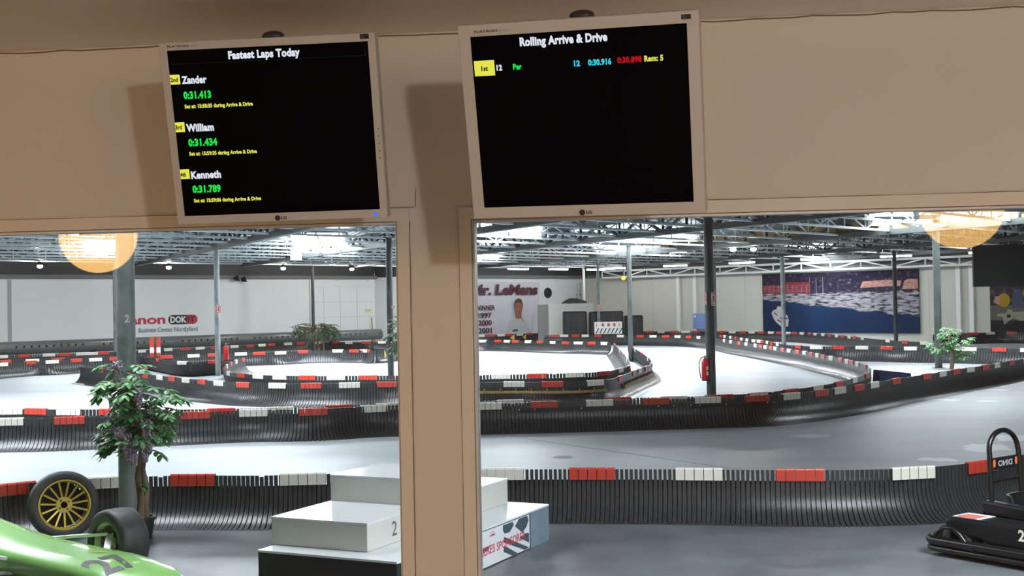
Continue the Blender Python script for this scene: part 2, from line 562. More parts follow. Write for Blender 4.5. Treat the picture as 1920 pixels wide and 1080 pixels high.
MB().tube([(0, 0, -0.02), (0, 0, -0.055)], 0.014, 12).build('socket', M_WHITE, t)

# ------------------------------------------------------------------ monitors
M_BEZEL = mat('monitor_silver_plastic', (0.54, 0.53, 0.53), 0.42)
M_MBACK = mat('monitor_back_plastic', (0.035, 0.035, 0.038), 0.45)
M_SCREEN = mat('monitor_screen', (0.0015, 0.0015, 0.0025), 0.4, spec=0.06)
T_WHITE = emat('text_white', (0.85, 0.9, 1.0), 0.85)
T_GREEN = emat('text_green', (0.02, 0.85, 0.08), 0.9)
T_YELL = emat('text_yellow', (0.85, 0.85, 0.12), 0.85)
T_CYAN = emat('text_cyan', (0.04, 0.70, 0.85), 0.9)
T_RED = emat('text_red', (0.65, 0.012, 0.02), 0.75)
T_BOX = emat('badge_yellow', (0.86, 0.86, 0.09), 0.9)
T_LINE = emat('text_rule', (0.02, 0.022, 0.03), 0.8)
M_INK = mat('black_ink', (0.012, 0.012, 0.014), 0.5)

def monitor(o, X, Y, Z, hz, sc, label, items, badges, cap_item, led, sticker, boxline):
    Mx = frame(o, X, Y, Z)
    t = thing('monitor', label, 'monitor', M=Mx)
    w = 0.2025
    x0, x1, z0, z1 = sc
    # bezel: a ring with a bevelled inner lip
    outer = [(-w, -hz), (w, -hz), (w, hz), (-w, hz)]
    inner = [(x0, z0), (x1, z0), (x1, z1), (x0, z1)]
    mb = MB()
    ring = [(outer, 0.028), (outer, 0.002), ([(a * 0.995, b * 0.995) for a, b in outer], 0.0), ([(a - math.copysign(-.0015, a), b - math.copysign(-.0015, b)) for a, b in inner], 0.0), (inner, 0.006)]
    vs = [(x, d, z) for poly, d in ring for x, z in poly]
    fs = [(4 * i + k, 4 * i + (k + 1) % 4, 4 * i + 4 + (k + 1) % 4, 4 * i + 4 + k) for i in range(4) for k in range(4)]
    mb.add(vs, fs)
    bz = mb.build('bezel', M_BEZEL, t)
    mb = MB()
    mb.box((-w + 0.002, 0.0285, -hz + 0.002), (w - 0.002, 0.045, hz - 0.002))
    mb.box((-w * 0.8, 0.045, -hz * 0.8), (w * 0.8, 0.062, hz * 0.8))
    bevel(mb.build('housing', M_MBACK, t), 0.006)
    scr = MB().box((x0 - 0.001, 0.005, z0 - 0.001), (x1 + 0.001, 0.027, z1 + 0.001)).build('screen', M_SCREEN, t)
    Mt = Tr(0, 0.0046, 0)
    for s, a, b, z, h, m in items:
        lettering(s, m, scr, Mt, a / 1000, z / 1000, (b - a) / 1000, h / 1000, 0.05, space=1.06)
    for a, b, z, h, s, sa, sb, sz, sh in badges:
        bd = MB().box((a / 1000, 0.0047, z / 1000), (b / 1000, 0.0049, (z + h) / 1000)).build('badge', T_BOX, scr)
        lettering(s, M_INK, scr, Tr(0, 0.0044, 0), sa / 1000, sz / 1000, (sb - sa) / 1000, sh / 1000, 0.04)
    if boxline:
        a, b, z, zz = [v / 1000 for v in boxline]
        mb = MB()
        mb.bar((a, 0.0047, z), (b, 0.0047, z), 0.0004)
        mb.bar((b, 0.0047, z), (b, 0.0047, zz), 0.0004)
        mb.build('rule', T_LINE, scr)
    cap, ca, cb, cz_, ch = cap_item
    lettering(cap, M_INK, bz, Tr(0, -0.0004, 0), ca / 1000, cz_ / 1000, (cb - ca) / 1000, ch / 1000, 0.02)
    lettering('L1919S', mat('bezel_print', (0.3, 0.28, 0.27), 0.5), bz, Tr(0, -0.0004, 0), (cb + 3) / 1000, cz_ / 1000, 0.014, ch * 0.7 / 1000, 0.0)
    lz = -hz + 0.0035
    lettering('LG', M_INK, bz, Tr(0, -0.0004, 0), -0.0015, lz, 0.0105, 0.0056, 0.035)
    lg = MB().lathe([(0.0001, 0), (0.0052, 0), (0.0052, 0.0006)], 24, Tr(-0.0083, -0.0002, lz + 0.0028) @ Matrix.Rotation(math.pi / 2, 4, 'X')).build('logo_disc', mat('logo_disc_metal', (0.05, 0.04, 0.045), 0.3), bz)
    a, b, z, h = [v / 1000 for v in sticker]
    MB().box((a, -0.0004, z), (b, 0, z + h)).build('sticker', M_INK, bz)
    mb = MB()
    for k in range(4):
        mb.tube([(a + 0.005 + 0.002 * math.cos(u * math.pi / 8), -0.0006, z + h / 2 + 0.002 * math.sin(u * math.pi / 8)) for u in range(16)], 0.0003, 4, True)
    mb.build('sticker_mark', M_BEZEL, bz)
    if led:
        MB().lathe([(0.0001, -0.001), (0.0032, -0.001), (0.0036, 0.001)], 16, Tr(led[0] / 1000, 0, led[1] / 1000) @ Matrix.Rotation(math.pi / 2, 4, 'X')).build('power_light', emat('blue_led', (0.03, 0.16, 1.0), 1.3), bz)
        for k in range(5):
            MB().box((w - 0.0075, -0.0012, -0.005 - k * 0.0135), (w - 0.0055, 0, -0.003 - k * 0.0135)).build('button', M_MBACK, bz)
    # bracket back to the wall; its hook just shows over the top edge
    mb = MB()
    mb.box((-0.05, 0.062, -0.05), (0.05, 0.070, 0.05))
    mb.build('mounting_plate', M_MBACK, t)
    inv = Mx.inverted()
    wp = Vector((o[0], WY0, o[2] + 0.06))
    mb = MB()
    mb.tube([(0.006, 0.068, 0.0), inv @ (wp - Vector((0, 0.01, 0.02)))], 0.016, 12)
    mb.tube([(0.006, 0.066, 0.0), (0.006, 0.075, hz * 0.8), (0.006, 0.040, hz + 0.004)], 0.010, 10)
    mb.build('bracket_arm', M_MBACK, t, True)
    MB().ball((0.006, 0.030, hz + 0.002), 0.012, 12, 8, (1.8, 1, 0.8)).build('hook', M_MBACK, t, True)
    mb = MB()
    mb.box((o[0] - 0.05, WY0 - 0.008, wp.z - 0.07), (o[0] + 0.05, WY0 - 0.0005, wp.z + 0.05), inv)
    mb.build('wall_plate', M_MBACK, t)
    return t

LT = [('Fastest Laps Today', -74.6, 60.1, 134.2, 15.0, T_WHITE),
      ('Zander', -167.4, -119.8, 93, 14.6, T_WHITE), ('0:31.413', -166.8, -114.3, 65.2, 14.1, T_GREEN),
      ('Set at: 15:58:35 during Arrive & Drive', -166.9, -36.7, 47.9, 7.4, T_YELL),
      ('William', -168.2, -115.2, 4.4, 14.8, T_WHITE), ('0:31.434', -167.3, -111.7, -23, 14.2, T_GREEN),
      ('Set at: 15:59:35 during Arrive & Drive', -167.6, -37.6, -40.4, 7.4, T_YELL),
      ('Kenneth', -168.7, -110.7, -84.4, 14.5, T_WHITE), ('0:31.789', -168.6, -113.8, -111, 14.2, T_GREEN),
      ('Set at: 15:59:06 during Arrive & Drive', -168.3, -37.9, -129.4, 7.4, T_YELL)]
LB = [(-189, -170.4, 93, 17.8, '2nd', -188.6, -174.3, 97.4, 8.2), (-189, -170.9, 4.7, 18.2, '3rd', -188.8, -176.3, 9.4, 8.4),
      (-189, -171.3, -83.8, 18.2, '4th', -188.8, -177.9, -79.5, 8.4)]
monitor((-0.7116, 2.2079, 2.3801), (0.9992, 0.0377, 0.0112), (-0.0392, 0.9715, 0.2336), (-0.002, -0.2339, 0.9723), 0.1702,
        (-0.1892, 0.1898, -0.1555, 0.1567), 'silver monitor listing the fastest laps today in white, green and yellow', LT, LB,
        ('FLATRON', -186, -146, 160.7, 3.6), (179.4, -163.0), (174.6, 191, 159.5, 8.9), (-185, 181, 130, 152))
RT = [('Rolling Arrive & Drive', -97.7, 51.2, 125.4, 14.8, T_WHITE), ('12', -141.2, -131.3, 87.3, 10, T_WHITE),
      ('Per', -112.3, -97.1, 87.4, 10, T_GREEN), ('12', -7.6, 2.7, 87, 10, T_CYAN), ('0:30.916', 16.4, 55.5, 87.1, 10.2, T_CYAN),
      ('0:30.898', 65.4, 106, 88.4, 9.9, T_RED), ('Rem: 5', 110.3, 141.6, 88.5, 9.8, T_YELL)]
RB = [(-180, -144.4, 80, 25.8, '1st', -167.9, -156.1, 88, 8.6)]
monitor((-0.1302, 2.0581, 2.359), (0.9919, -0.1266, -0.0095), (0.1244, 0.9543, 0.2718), (-0.0254, -0.2707, 0.9623), 0.1665,
        (-0.183, 0.184, -0.1485, 0.148), 'silver monitor titled rolling arrive and drive, mostly empty black screen', RT, RB,
        ('FLATRON', -173.7, -133.8, 152.5, 3.8), None, (174, 189.6, 152.8, 7.7), None)

# ------------------------------------------------------------------ barriers
R = {}
R['near']=([(-6.41,10.16),(-6.17,10.44),(-5.96,10.70),(-5.68,10.87),(-5.27,11.11),(-5.06,11.16),(-4.54,11.25),(-3.85,11.24),(-3.46,11.31),(-3.06,11.38),(-2.47,11.52),(-1.77,11.62),(-0.70,11.65),(0.30,11.61),(0.74,11.57),(1.22,11.55),(1.70,11.56),(2.27,11.68),(2.67,11.90),(3.03,12.16),(3.50,12.64),(4.08,13.38),(4.86,14.59)],
  'r-5.99,10.66 w-5.27,11.11 r-4.47,11.25 w-3.44,11.31 w-1.58,11.63 r-0.69,11.65 w0.3,11.61 r1.23,11.55 w2.27,11.68 r2.98,12.12')
R['second_front']=([(-10.87,16.85),(-9.86,17.27),(-8.86,17.45),(-7.16,18.20),(-6.37,18.50),(-5.42,18.61),(-4.56,19.12),(-3.77,19.24),(-2.97,19.37),(-1.92,19.57),(-1.08,19.75),(-0.14,19.97),(0.67,20.15),(1.50,20.39),(2.11,20.90),(2.77,21.68),(3.47,22.72),(4.43,24.40),(5.27,25.71),(6.21,27.27),(7.22,28.80),(8.78,31.47),(10.86,34.94),(15.05,42.00)],
  'w-9.75,17.29 r-8.86,17.45 r-7.19,18.18 w-6.37,18.5 r-5.43,18.61 w-4.58,19.11 w-2.8,19.4 r-1.92,19.57 w-1.06,19.75 r-0.15,19.97 w0.68,20.15 r1.5,20.39 w2.09,20.88 r2.67,21.55 w3.03,22.07 r3.46,22.7 w3.87,23.41 r4.44,24.41 r5.27,25.71 w5.76,26.53 r6.21,27.28 w6.66,27.96 r7.17,28.72 w7.62,29.49 r8.23,30.54 w8.84,31.58')
R['second_back']=([(-12.13,18.81),(-10.80,19.09),(-10.26,19.04),(-9.58,18.88),(-8.69,18.90),(-7.71,18.72),(-7.11,18.76),(-6.28,18.88),(-5.47,19.10),(-4.68,19.43),(-3.85,19.67),(-3.00,19.84),(-2.48,19.95),(-1.45,20.11),(-0.67,20.30),(0.12,20.38),(0.91,20.63),(1.60,21.14),(2.10,21.71),(2.70,22.56),(3.21,23.57),(3.69,24.77),(4.10,25.94),(4.37,27.04),(4.58,28.49),(4.67,29.64),(4.67,30.65),(4.65,31.45),(4.58,32.91),(4.38,34.89),(4.17,37.51),(3.89,39.25),(3.63,41.15),(3.33,43.25),(2.99,45.58),(2.57,48.21),(2.25,51.09),(1.53,54.54),(0.62,56.29),(-0.47,57.32),(-2.12,58.68),(-3.82,60.08),(-4.91,60.69),(-5.90,60.75)],
  'w-10.73,19.08 r-10.21,19.03 w-9.57,18.88 r-8.85,18.9 w-7.91,18.75 r-6.99,18.78 w-6.08,18.94 r-5.2,19.22 w-4.43,19.5 w-2.53,19.94 r-0.75,20.28 w0.16,20.4 r0.94,20.65 w1.56,21.12 r2.16,21.79 w2.71,22.58 r3.22,23.6 w3.69,24.79 r4.11,25.99 w4.53,28.09 r4.66,29.46 w4.67,30.68 r4.65,31.45 w4.62,32.13 r4.58,32.91 w4.48,33.95 r4.38,34.88 w4.32,35.66 r4.25,36.55 w4.17,37.5 r4.04,38.32 w3.89,39.24 r3.77,40.08 w3.63,41.13 r3.54,41.73 w3.43,42.52 r3.33,43.24 w3.21,44.07 w2.99,45.57 r2.81,46.71 w2.58,48.19 w2.39,49.85 w1.51,54.58 r1.04,55.49 w0.62,56.29 r0.07,56.81 w-0.47,57.32 r-1.1,57.84 w-2.05,58.62 r-3.19,59.56 w-3.81,60.08 r-4.33,60.37 w-4.91,60.69 r-5.37,60.72')
R['island_front']=([(-16.65,33.48),(-15.57,32.40),(-14.22,30.82),(-12.96,29.39),(-11.56,27.83),(-10.32,26.54),(-9.73,25.98),(-8.94,25.32),(-8.04,24.93),(-7.29,24.81),(-6.51,24.86),(-5.73,24.99),(-4.85,24.85),(-3.72,24.67),(-3.04,24.64),(-2.23,24.51),(-1.71,24.59),(-1.22,25.01),(-0.96,25.94),(-0.77,27.46),(-0.57,29.04),(-0.42,30.08),(-0.31,31.61),(-0.36,33.65),(-0.49,35.65),(-0.75,39.14),(-1.03,42.40),(-1.30,45.65)],
  'r-15.4,32.2 r-14.32,30.94 r-12.82,29.23 w-12.11,28.44 r-11.56,27.83 w-10.94,27.18 r-10.32,26.54 w-9.73,25.98 r-8.94,25.32 w-8.04,24.93 r-7.3,24.81 w-6.51,24.86 r-5.73,24.99 w-3.04,24.64 r-2.23,24.51 w-1.41,24.85 r-0.93,26.15 r-0.69,28.07 w-0.57,29.03 r-0.44,29.92 w-0.31,31.61 w-0.43,34.73 r-0.66,37.89 w-0.93,41.26')
R['island_back']=([(-13.41,38.26),(-13.13,36.74),(-12.62,34.63),(-11.96,32.43),(-11.30,30.72),(-10.78,29.65),(-10.20,28.86),(-9.58,28.31),(-8.91,27.87),(-8.21,27.64),(-7.49,27.50),(-6.71,27.46),(-5.33,27.31),(-4.11,27.28),(-3.65,27.30),(-2.85,27.35),(-2.00,27.59),(-1.39,28.00),(-1.07,29.04),(-0.89,30.19),(-0.88,31.75),(-1.05,34.79),(-1.30,38.51),(-1.61,43.10),(-1.94,47.67)],
  'r-13.32,37.79 w-13.06,36.46 r-12.73,35.07 w-12.33,33.66 r-11.65,31.64 w-10.85,29.79 r-10.19,28.85 w-9.59,28.31 w-8.91,27.87 r-8.21,27.64 w-7.49,27.5 r-6.71,27.46 w-3.65,27.3 r-2.85,27.35 w-2,27.59 r-1.39,28 w-1.05,29.17 r-0.89,30.3 w-1.02,34.31 r-1.22,37.23 w-1.46,40.9 r-1.83,46.14')
R['loop_rear']=([(-20.98,33.86),(-20.78,36.64),(-20.49,37.78),(-19.95,38.18),(-19.53,39.00),(-19.07,39.45),(-18.56,39.90),(-17.19,40.94),(-16.46,41.57),(-15.92,42.07),(-15.35,42.57),(-14.53,43.00),(-13.85,43.25),(-13.26,44.02),(-11.99,44.33),(-10.87,43.94),(-10.15,43.94),(-10.09,51.81),(-8.07,53.78),(-6.36,52.63),(-5.17,51.37),(-3.97,49.82),(-2.84,49.00),(-2.06,48.03)],
  'w-20.78,36.63 r-20.49,37.77 w-19.95,38.18 r-19.53,39 w-19.07,39.45 r-18.56,39.9 r-17.18,40.95 w-16.46,41.57 r-15.92,42.07 w-15.12,42.69 r-14.53,43 w-13.85,43.25 r-13.26,44.02 w-11.99,44.33 r-11.33,44.1 w-10.87,43.94 r-10.59,43.94 w-7.99,53.73 r-7.36,53.3 w-6.87,52.97 r-6.36,52.62 w-5.79,52.02 r-5.17,51.37 w-4.54,50.55 r-3.97,49.82 w-3.42,49.43 r-2.84,49 w-2.34,48.39')
R['loop_inner']=([(-22.31,36.01),(-21.87,38.68),(-21.20,39.26),(-20.67,39.89),(-19.93,40.09),(-18.93,40.82),(-18.40,41.30),(-16.65,38.78),(-14.69,36.12),(-13.85,36.58),(-13.65,37.95)],
  'r-21.87,38.68 w-21.2,39.26 r-20.65,39.9 r-16.41,38.45 w-14.58,36.18 r-13.87,36.56')
R['wall_left']=([(-24.95,40.27),(-24.59,43.13),(-24.06,43.89),(-23.33,44.37),(-22.30,45.02),(-21.70,45.58),(-20.88,46.87),(-20.32,48.61),(-19.41,49.76),(-18.43,51.25),(-17.67,52.60),(-16.92,54.03),(-15.81,55.02),(-14.16,54.30),(-13.17,53.86),(-12.54,54.32),(-11.81,55.50)],
  'w-24.52,43.23 r-24.06,43.89 w-23.33,44.37 r-22.84,44.68 w-22.3,45.02 w-22.03,45.27 r-21.7,45.57 w-20.81,47.07 r-20.6,47.72 w-20.32,48.61 r-19.84,49.21 w-19.41,49.75 r-18.99,50.39 w-18.43,51.25 r-18.03,51.96 w-17.67,52.6 r-17.38,53.15 w-16.92,54.03 r-16.39,54.5 w-15.81,55.02 r-14.92,54.63 w-14.16,54.3 r-13.25,53.89 w-12.66,54.22')
R['wall_back']=([(-10.85,62.97),(-9.40,63.18),(-8.04,63.97),(-7.05,65.01),(-5.93,67.17),(-4.70,67.58),(-3.31,67.30),(-1.39,66.08),(0.53,64.85),(1.71,64.67),(2.94,63.31),(4.33,61.88),(5.52,60.08),(6.40,58.53),(7.03,55.81),(7.48,53.00),(7.84,50.12),(8.01,48.29),(8.25,46.86),(8.55,45.20),(9.03,44.12)],
  'w-9.48,63.17 r-8.96,63.43 w-8.49,63.71 r-8.04,63.97 w-7.59,64.44 r-7.05,65.01 r-6.43,66.21 w-5.36,67.36 r-4.7,67.58 w-3.9,67.42 r-2.03,66.49 w-1.39,66.08 r-0.7,65.64 w-0.11,65.26 r0.53,64.85 w1.13,64.76 r1.71,64.67 r2.94,63.31 w3.44,62.79 r3.89,62.33 w4.33,61.88 r4.73,61.28 w5.14,60.65 r5.52,60.08 w5.82,59.55 r6.07,59.11 w6.4,58.53 r6.61,57.61 w6.79,56.86 w7.03,55.8 r7.18,54.85 w7.34,53.86 r7.49,52.99 w7.61,52.01 r7.7,51.24 w7.84,50.11 w8.26,46.86 r8.55,45.2 w9.01,44.17')
R['right_front']=([(2.48,56.60),(2.81,54.69),(3.14,51.76),(3.42,49.48),(3.76,47.99),(4.05,44.85),(4.23,43.41),(4.56,42.25),(5.00,41.58),(5.66,41.33),(6.36,40.82),(7.05,40.33),(7.64,39.65),(8.41,39.14),(9.19,38.64),(9.89,37.95),(10.70,37.26),(11.92,36.05)],
  'r2.56,56.14 w2.69,55.4 w2.88,54.1 r3.03,52.75 w3.18,51.38 w3.34,50.13 w3.51,49.05 w3.64,48.51 r3.76,47.96 w3.84,47.05 r3.94,46.07 w4.05,44.83 r4.52,42.38 w5,41.58 r5.66,41.33 w6.36,40.82 r7.05,40.33 w7.64,39.65 w9,38.76 w9.2,38.62 r9.89,37.95 w10.52,37.41')
R['right_rear']=([(11.10,52.63),(11.81,53.91),(12.49,54.39),(13.00,54.08),(13.84,54.47),(14.68,54.41),(15.97,52.9),(17.81,51.4)],
  'w12.51,54.38 r13,54.08 w13.84,54.47 r14.68,54.41')
def catmull(P, step=0.02):
    out = []
    P = [P[0] * 2 - P[1]] + P + [P[-1] * 2 - P[-2]]
    for i in range(1, len(P) - 2):
        a, b, c, d = P[i - 1:i + 3]
        n = max(2, int((c - b).length / step))
        for k in range(n):
            t = k / n
            out.append(0.5 * ((2 * b) + (c - a) * t + (2 * a - 5 * b + 4 * c - d) * t * t + (3 * b - a - 3 * c + d) * t ** 3))
    out.append(P[-2].copy())
    return out

PROF = [(0.0, 0.47), (0.0, 0.375), (0.002, 0.28), (0.022, 0.19), (0.07, 0.105), (0.135, 0.048), (0.205, 0.016), (0.275, 0.004)]
BACK = [(-0.020, 0.47), (-0.020, 0.37), (-0.018, 0.27), (0.002, 0.175), (0.052, 0.088), (0.122, 0.030), (0.20, 0.002), (0.272, 0.0005)]
CAPMESH = {}
def cap_mesh(name, m):
    if name not in CAPMESH:
        mb = MB()
        for k in range(5):
            x0 = -0.219 + k * 0.088
            x1 = x0 + 0.0805
            pr = [(0.014, -0.10), (0.016, 0.0), (0.010, 0.014), (-0.030, 0.014), (-0.037, 0.0), (-0.036, -0.09), (-0.029, -0.09), (-0.029, 0.001), (0.006, 0.001), (0.006, -0.10)]
            n = len(pr)
            vs = [(x0, y, z) for y, z in pr] + [(x1, y, z) for y, z in pr]
            fs = [(i, (i + 1) % n, (i + 1) % n + n, i + n) for i in range(n)]
            for a, b, c, d in ((0, 1, 8, 9), (1, 2, 7, 8), (2, 3, 6, 7), (3, 4, 5, 6)):
                fs += [(a, b, c, d), (d + n, c + n, b + n, a + n)]
            mb.add(vs, fs)
        o = mb.build(name, m)
        CAPMESH[name] = o.data
        bpy.data.objects.remove(o)
    return CAPMESH[name]

def barrier(key, label, side, pitch=0.045, rail=None, comb=True, arrows=()):
    pts, caps = R[key]
    P = catmull([Vector((x, y, 0)) for x, y in pts])
    s = [0.0]
    for a, b in zip(P[:-1], P[1:]):
        s.append(s[-1] + (b - a).length)
    L = s[-1]
    def at(d):
        d = min(max(d, 0), L - 1e-4)
        lo, hi = 0, len(s) - 1
        while hi - lo > 1:
            m = (lo + hi) // 2
            if s[m] <= d:
                lo = m
            else:
                hi = m
        t = (d - s[lo]) / max(1e-9, s[hi] - s[lo])
        p = P[lo].lerp(P[hi], t)
        a, b = P[max(0, lo - 6)], P[min(len(P) - 1, hi + 6)]
        tg = (b - a).normalized()
        f = Vector((tg.y, -tg.x, 0)) * side
        return p, tg, f
    mid = at(L / 2)[0]
    t = thing('track_barrier', label, 'barrier', mid, group=None)
    inv = Tr(-mid.x, -mid.y, -mid.z)
    mb = MB()
    n = int(L / pitch)
    w = pitch * 0.82
    for i in range(n):
        p, tg, f = at((i + 0.5) * pitch)
        top = 0.0 if comb and (i % 22) else -0.012
        vs = []
        for j in range(len(PROF)):
            (o1, z1), (o2, z2) = PROF[j], BACK[j]
            ww = w if j > 1 or not comb else w * (0.78 if key == 'near' and -1.6 < p.x < 0.95 else 0.95)
            if j == 0:
                z1 += top
                z2 += top
            for sg in (-1, 1):
                vs.append(inv @ (p + f * o1 + tg * (sg * ww / 2) + ZUP * z1))
            for sg in (-1, 1):
                vs.append(inv @ (p + f * o2 + tg * (sg * ww / 2) + ZUP * z2))
        fs = [(0, 1, 3, 2)]
        m = len(PROF)
        for j in range(m - 1):
            a, b = 4 * j, 4 * j + 4
            fs += [(a, b, b + 1, a + 1), (a + 2, a + 3, b + 3, b + 2), (a, a + 2, b + 2, b), (a + 1, b + 1, b + 3, a + 3)]
        fs.append((4 * m - 4, 4 * m - 2, 4 * m - 1, 4 * m - 3))
        mb.add(vs, fs)
    mb.build('slat_panel', M_SLAT, t, True)
    # dark sheet behind the slats, below the comb
    mb = MB()
    stp = 0.15
    k = int(L / stp)
    prof = [(-0.022, 0.37), (-0.020, 0.27), (0.0, 0.172), (0.05, 0.085), (0.12, 0.027), (0.19, 0.003)]
    vs, fs = [], []
    for i in range(k + 1):
        p, tg, f = at(L * i / k)
        for o_, z_ in prof:
            vs.append(inv @ (p + f * o_ + ZUP * z_))
        for o_, z_ in prof:
            vs.append(inv @ (p + f * (o_ - 0.006) + ZUP * max(0.0004, z_ - 0.003)))
    q = len(prof)
    for i in range(k):
        for j in range(q - 1):
            a = i * 2 * q + j
            b = a + 2 * q
            fs += [(a, b, b + 1, a + 1), (a + q, a + q + 1, b + q + 1, b + q)]
        a = i * 2 * q
        b = a + 2 * q
        fs.append((a, a + q, b + q, b))
    mb.add(vs, fs)
    mb.build('backing_sheet', M_BACKING, t)
    # clip-on caps
    first = {}
    for tok in caps.split():
        c = tok[0]
        x, y = map(float, tok[1:].split(','))
        v = Vector((x, y, 0))
        bi = min(range(0, len(P), 2), key=lambda i: (P[i] - v).length_squared)
        p, tg, f = at(s[bi])
        nm = 'red_cap' if c == 'r' else 'cream_cap'
        me = cap_mesh(nm, M_RED if c == 'r' else M_CREAM)
        o = bpy.data.objects.new(nm, me)
        COL.objects.link(o)
        o.parent = t
        o['label'] = 'red clip-on cap' if c == 'r' else 'cream clip-on cap'
        o.matrix_local = frame(inv @ (p + ZUP * 0.472), f.cross(ZUP), f, ZUP)
    for d0, d1, ro, rz_ in (rail or ()):
        mb = MB()
        seg = [at(d0 + (d1 - d0) * i / 24) for i in range(25)]
        for a, b in zip(seg[:-1], seg[1:]):
            mb.bar(inv @ (a[0] + a[2] * ro + ZUP * rz_), inv @ (b[0] + b[2] * ro + ZUP * rz_), 0.05, 0.05)
        for a in seg[::2]:
            mb.bar(inv @ (a[0] + a[2] * (ro - 0.02) + ZUP * (rz_ + 0.03)), inv @ (a[0] + a[2] * (ro - 0.02) + ZUP * (rz_ + 0.07)), 0.12, 0.03)
        plab(mb.build('wooden_rail', M_BEAM, t), 'brown wooden rail along the slats')
    for ax, ay, d in arrows:
        v = Vector((ax, ay, 0))
        bi = min(range(0, len(P), 2), key=lambda i: (P[i] - v).length_squared)
        p, tg, f = at(s[bi])
        Ma = Tr(-mid.x, -mid.y, 0) @ frame(p + f * 0.02 + ZUP * 0.28, -f.cross(ZUP), -f, ZUP)
        plab(MB().prism([(-0.16 * d, 0.0), (0.12 * d, 0.17), (0.12 * d, -0.17)], -0.006, 0.0, Ma).build('arrow', M_YELLOW, t), 'yellow direction arrow')
    return t, at, L

# darker asphalt of the paddock, this side of the nearest barrier
pts_ = [(x, y - 0.1) for x, y in R['near'][0]]
pts_ = [(-37, 8.0), (-8.5, 8.0)] + pts_ + [(9, 20), (20, 22), (41, 22)]
n_ = len(pts_)
vs = [(x, y, 0.002) for x, y in pts_] + [(x, 2.83, 0.002) for x, y in pts_]
struct(MB().add(vs, [(i, i + 1, i + 1 + n_, i + n_) for i in range(n_ - 1)]).build('floor_paddock', M_PAD))
NEAR = barrier('near', 'nearest black slatted track barrier, behind the podium and the go-kart', 1)
SEC, at_, L_s = barrier('second_front', 'black slatted barrier beyond the wide grey track, its curved foot facing the windows', 1, 0.058)
def strip(x0, x1, z):
    ds = [L_s * i / 400 for i in range(401)]
    da = min(ds, key=lambda d: abs(at_(d)[0].x - x0))
    db = min(ds, key=lambda d: abs(at_(d)[0].x - x1))
    mb = MB()
    o_ = SEC.location
    pp = [at_(da + (db - da) * i / 10) for i in range(11)]
    for a, b in zip(pp[:-1], pp[1:]):
        mb.bar(a[0] + a[2] * 0.014 + ZUP * z - o_, b[0] + b[2] * 0.014 + ZUP * z - o_, 0.02, 0.07)
    mb.build('reinforcing_strip', M_BLACK, SEC)
    for a in (pp[0], pp[1], pp[4], pp[9], pp[10]):
        plab(MB().ball(a[0] + a[2] * 0.027 + ZUP * (z + 0.01) - o_, 0.011, 6, 4).build('bolt', M_CREAM, SEC), 'pale bolt head')
strip(-2.35, 0.15, 0.35)
strip(0.45, 1.75, 0.35)
barrier('second_back', 'hairpin barrier running behind the second barrier and turning back at its right end', -1, 0.06)
barrier('island_front', 'island barrier with a wooden rail, in front of the oval of bright floor', 1, 0.06, ((15.4, 19.3, 0.035, 0.27), (20.6, 25.5, 0.045, 0.24)))
ISL = [o for o in bpy.data.objects if o.get('label', '').startswith('island barrier')][0]
Mi = Tr(-ISL.location.x, -ISL.location.y, 0) @ frame(Vector((-11.45, 27.45, 0)), Vector((0.66, -0.75, 0)).normalized(), Vector((0.75, 0.66, 0)).normalized(), ZUP)
plab(lettering('IQT', mat('embossed_black', (0.006, 0.006, 0.007), 0.5), ISL, Mi, 0.0, 0.2, 0.95, 0.17, 0.03), 'black letters on the slats')
barrier('island_back', 'barrier along the inner side of the island, its slats turned to the oval', -1, 0.075)
barrier('loop_rear', 'long barrier on the far side of the bright oval loop', 1, 0.09, None, False, ((-9.9, 44.0, -1),))
barrier('loop_inner', 'short barrier behind the wisteria post with a yellowed wooden rail', -1, 0.09, ((4.5, 9.5, -0.10, 0.1),), False)
barrier('wall_left', 'far barrier running below the long black pipe', 1, 0.09, None, False)
barrier('wall_back', 'farthest barrier at the foot of the beige wall and the harbour print', 1, 0.09, None, False, ((-7.9, 64.1, 1), (-7.4, 64.7, 1)))
barrier('right_front', 'barrier at the far right with dark slats, in front of the white floor strip', 1, 0.09, None, False)
barrier('right_rear', 'short far barrier below the race poster', 1, 0.09, None, False)

# ------------------------------------------------------------------ posts
def post(x, y, d, label, m, top=4.0, plates=True, text=None):
    t = thing('steel_post', label, 'post', (x, y, 0))
    MB().tube([(0, 0, 0.0), (0, 0, 1.4), (0, 0, 2.8), (0, 0, top)], d / 2, 28).build('shaft', m, t, True)
    if plates:
        MB().box((-d * 0.75, -d * 0.75, 0), (d * 0.75, d * 0.75, 0.012)).build('base_plate', m, t)
        MB().box((-d * 0.8, -d * 0.8, top - 0.02), (d * 0.8, d * 0.8, top)).build('top_plate', m, t)
    return t
P1 = post(-4.93, 10.82, 0.170, 'thick grey post wrapped in wisteria beside the gold wheel', M_POSTL)
a_ = math.radians(-70)
Mp = Matrix.Rotation(math.radians(32), 4, 'Z') @ Tr(0, -0.0865, 0)
plab(lettering('2', M_CREAM, P1, Mp, -0.022, 1.945, 0.044, 0.07, 0.03), 'small cream painted digit')
post(0.996, 26.72, 0.200, 'dark post carrying the nearest fire extinguisher', M_POST)
post(-13.63, 36.4, 0.165, 'grey post with a fire extinguisher, left window', M_POSTL)
post(-1.129, 42.29, 0.165, 'dark post standing inside the tip of the island', M_POST)
post(-7.68, 34.07, 0.175, 'dark post beside the tall leafy plant at the window pier', M_POST)
post(7.78, 36.27, 0.205, 'dark post with a leafy plant, right of the harbour print', M_POST)
post(5.25, 55.08, 0.19, 'mottled post in front of the left end of the harbour print', M_POSTL)
post(-16.14, 55.45, 0.15, 'thin far post above the palm-like plant', M_POST)
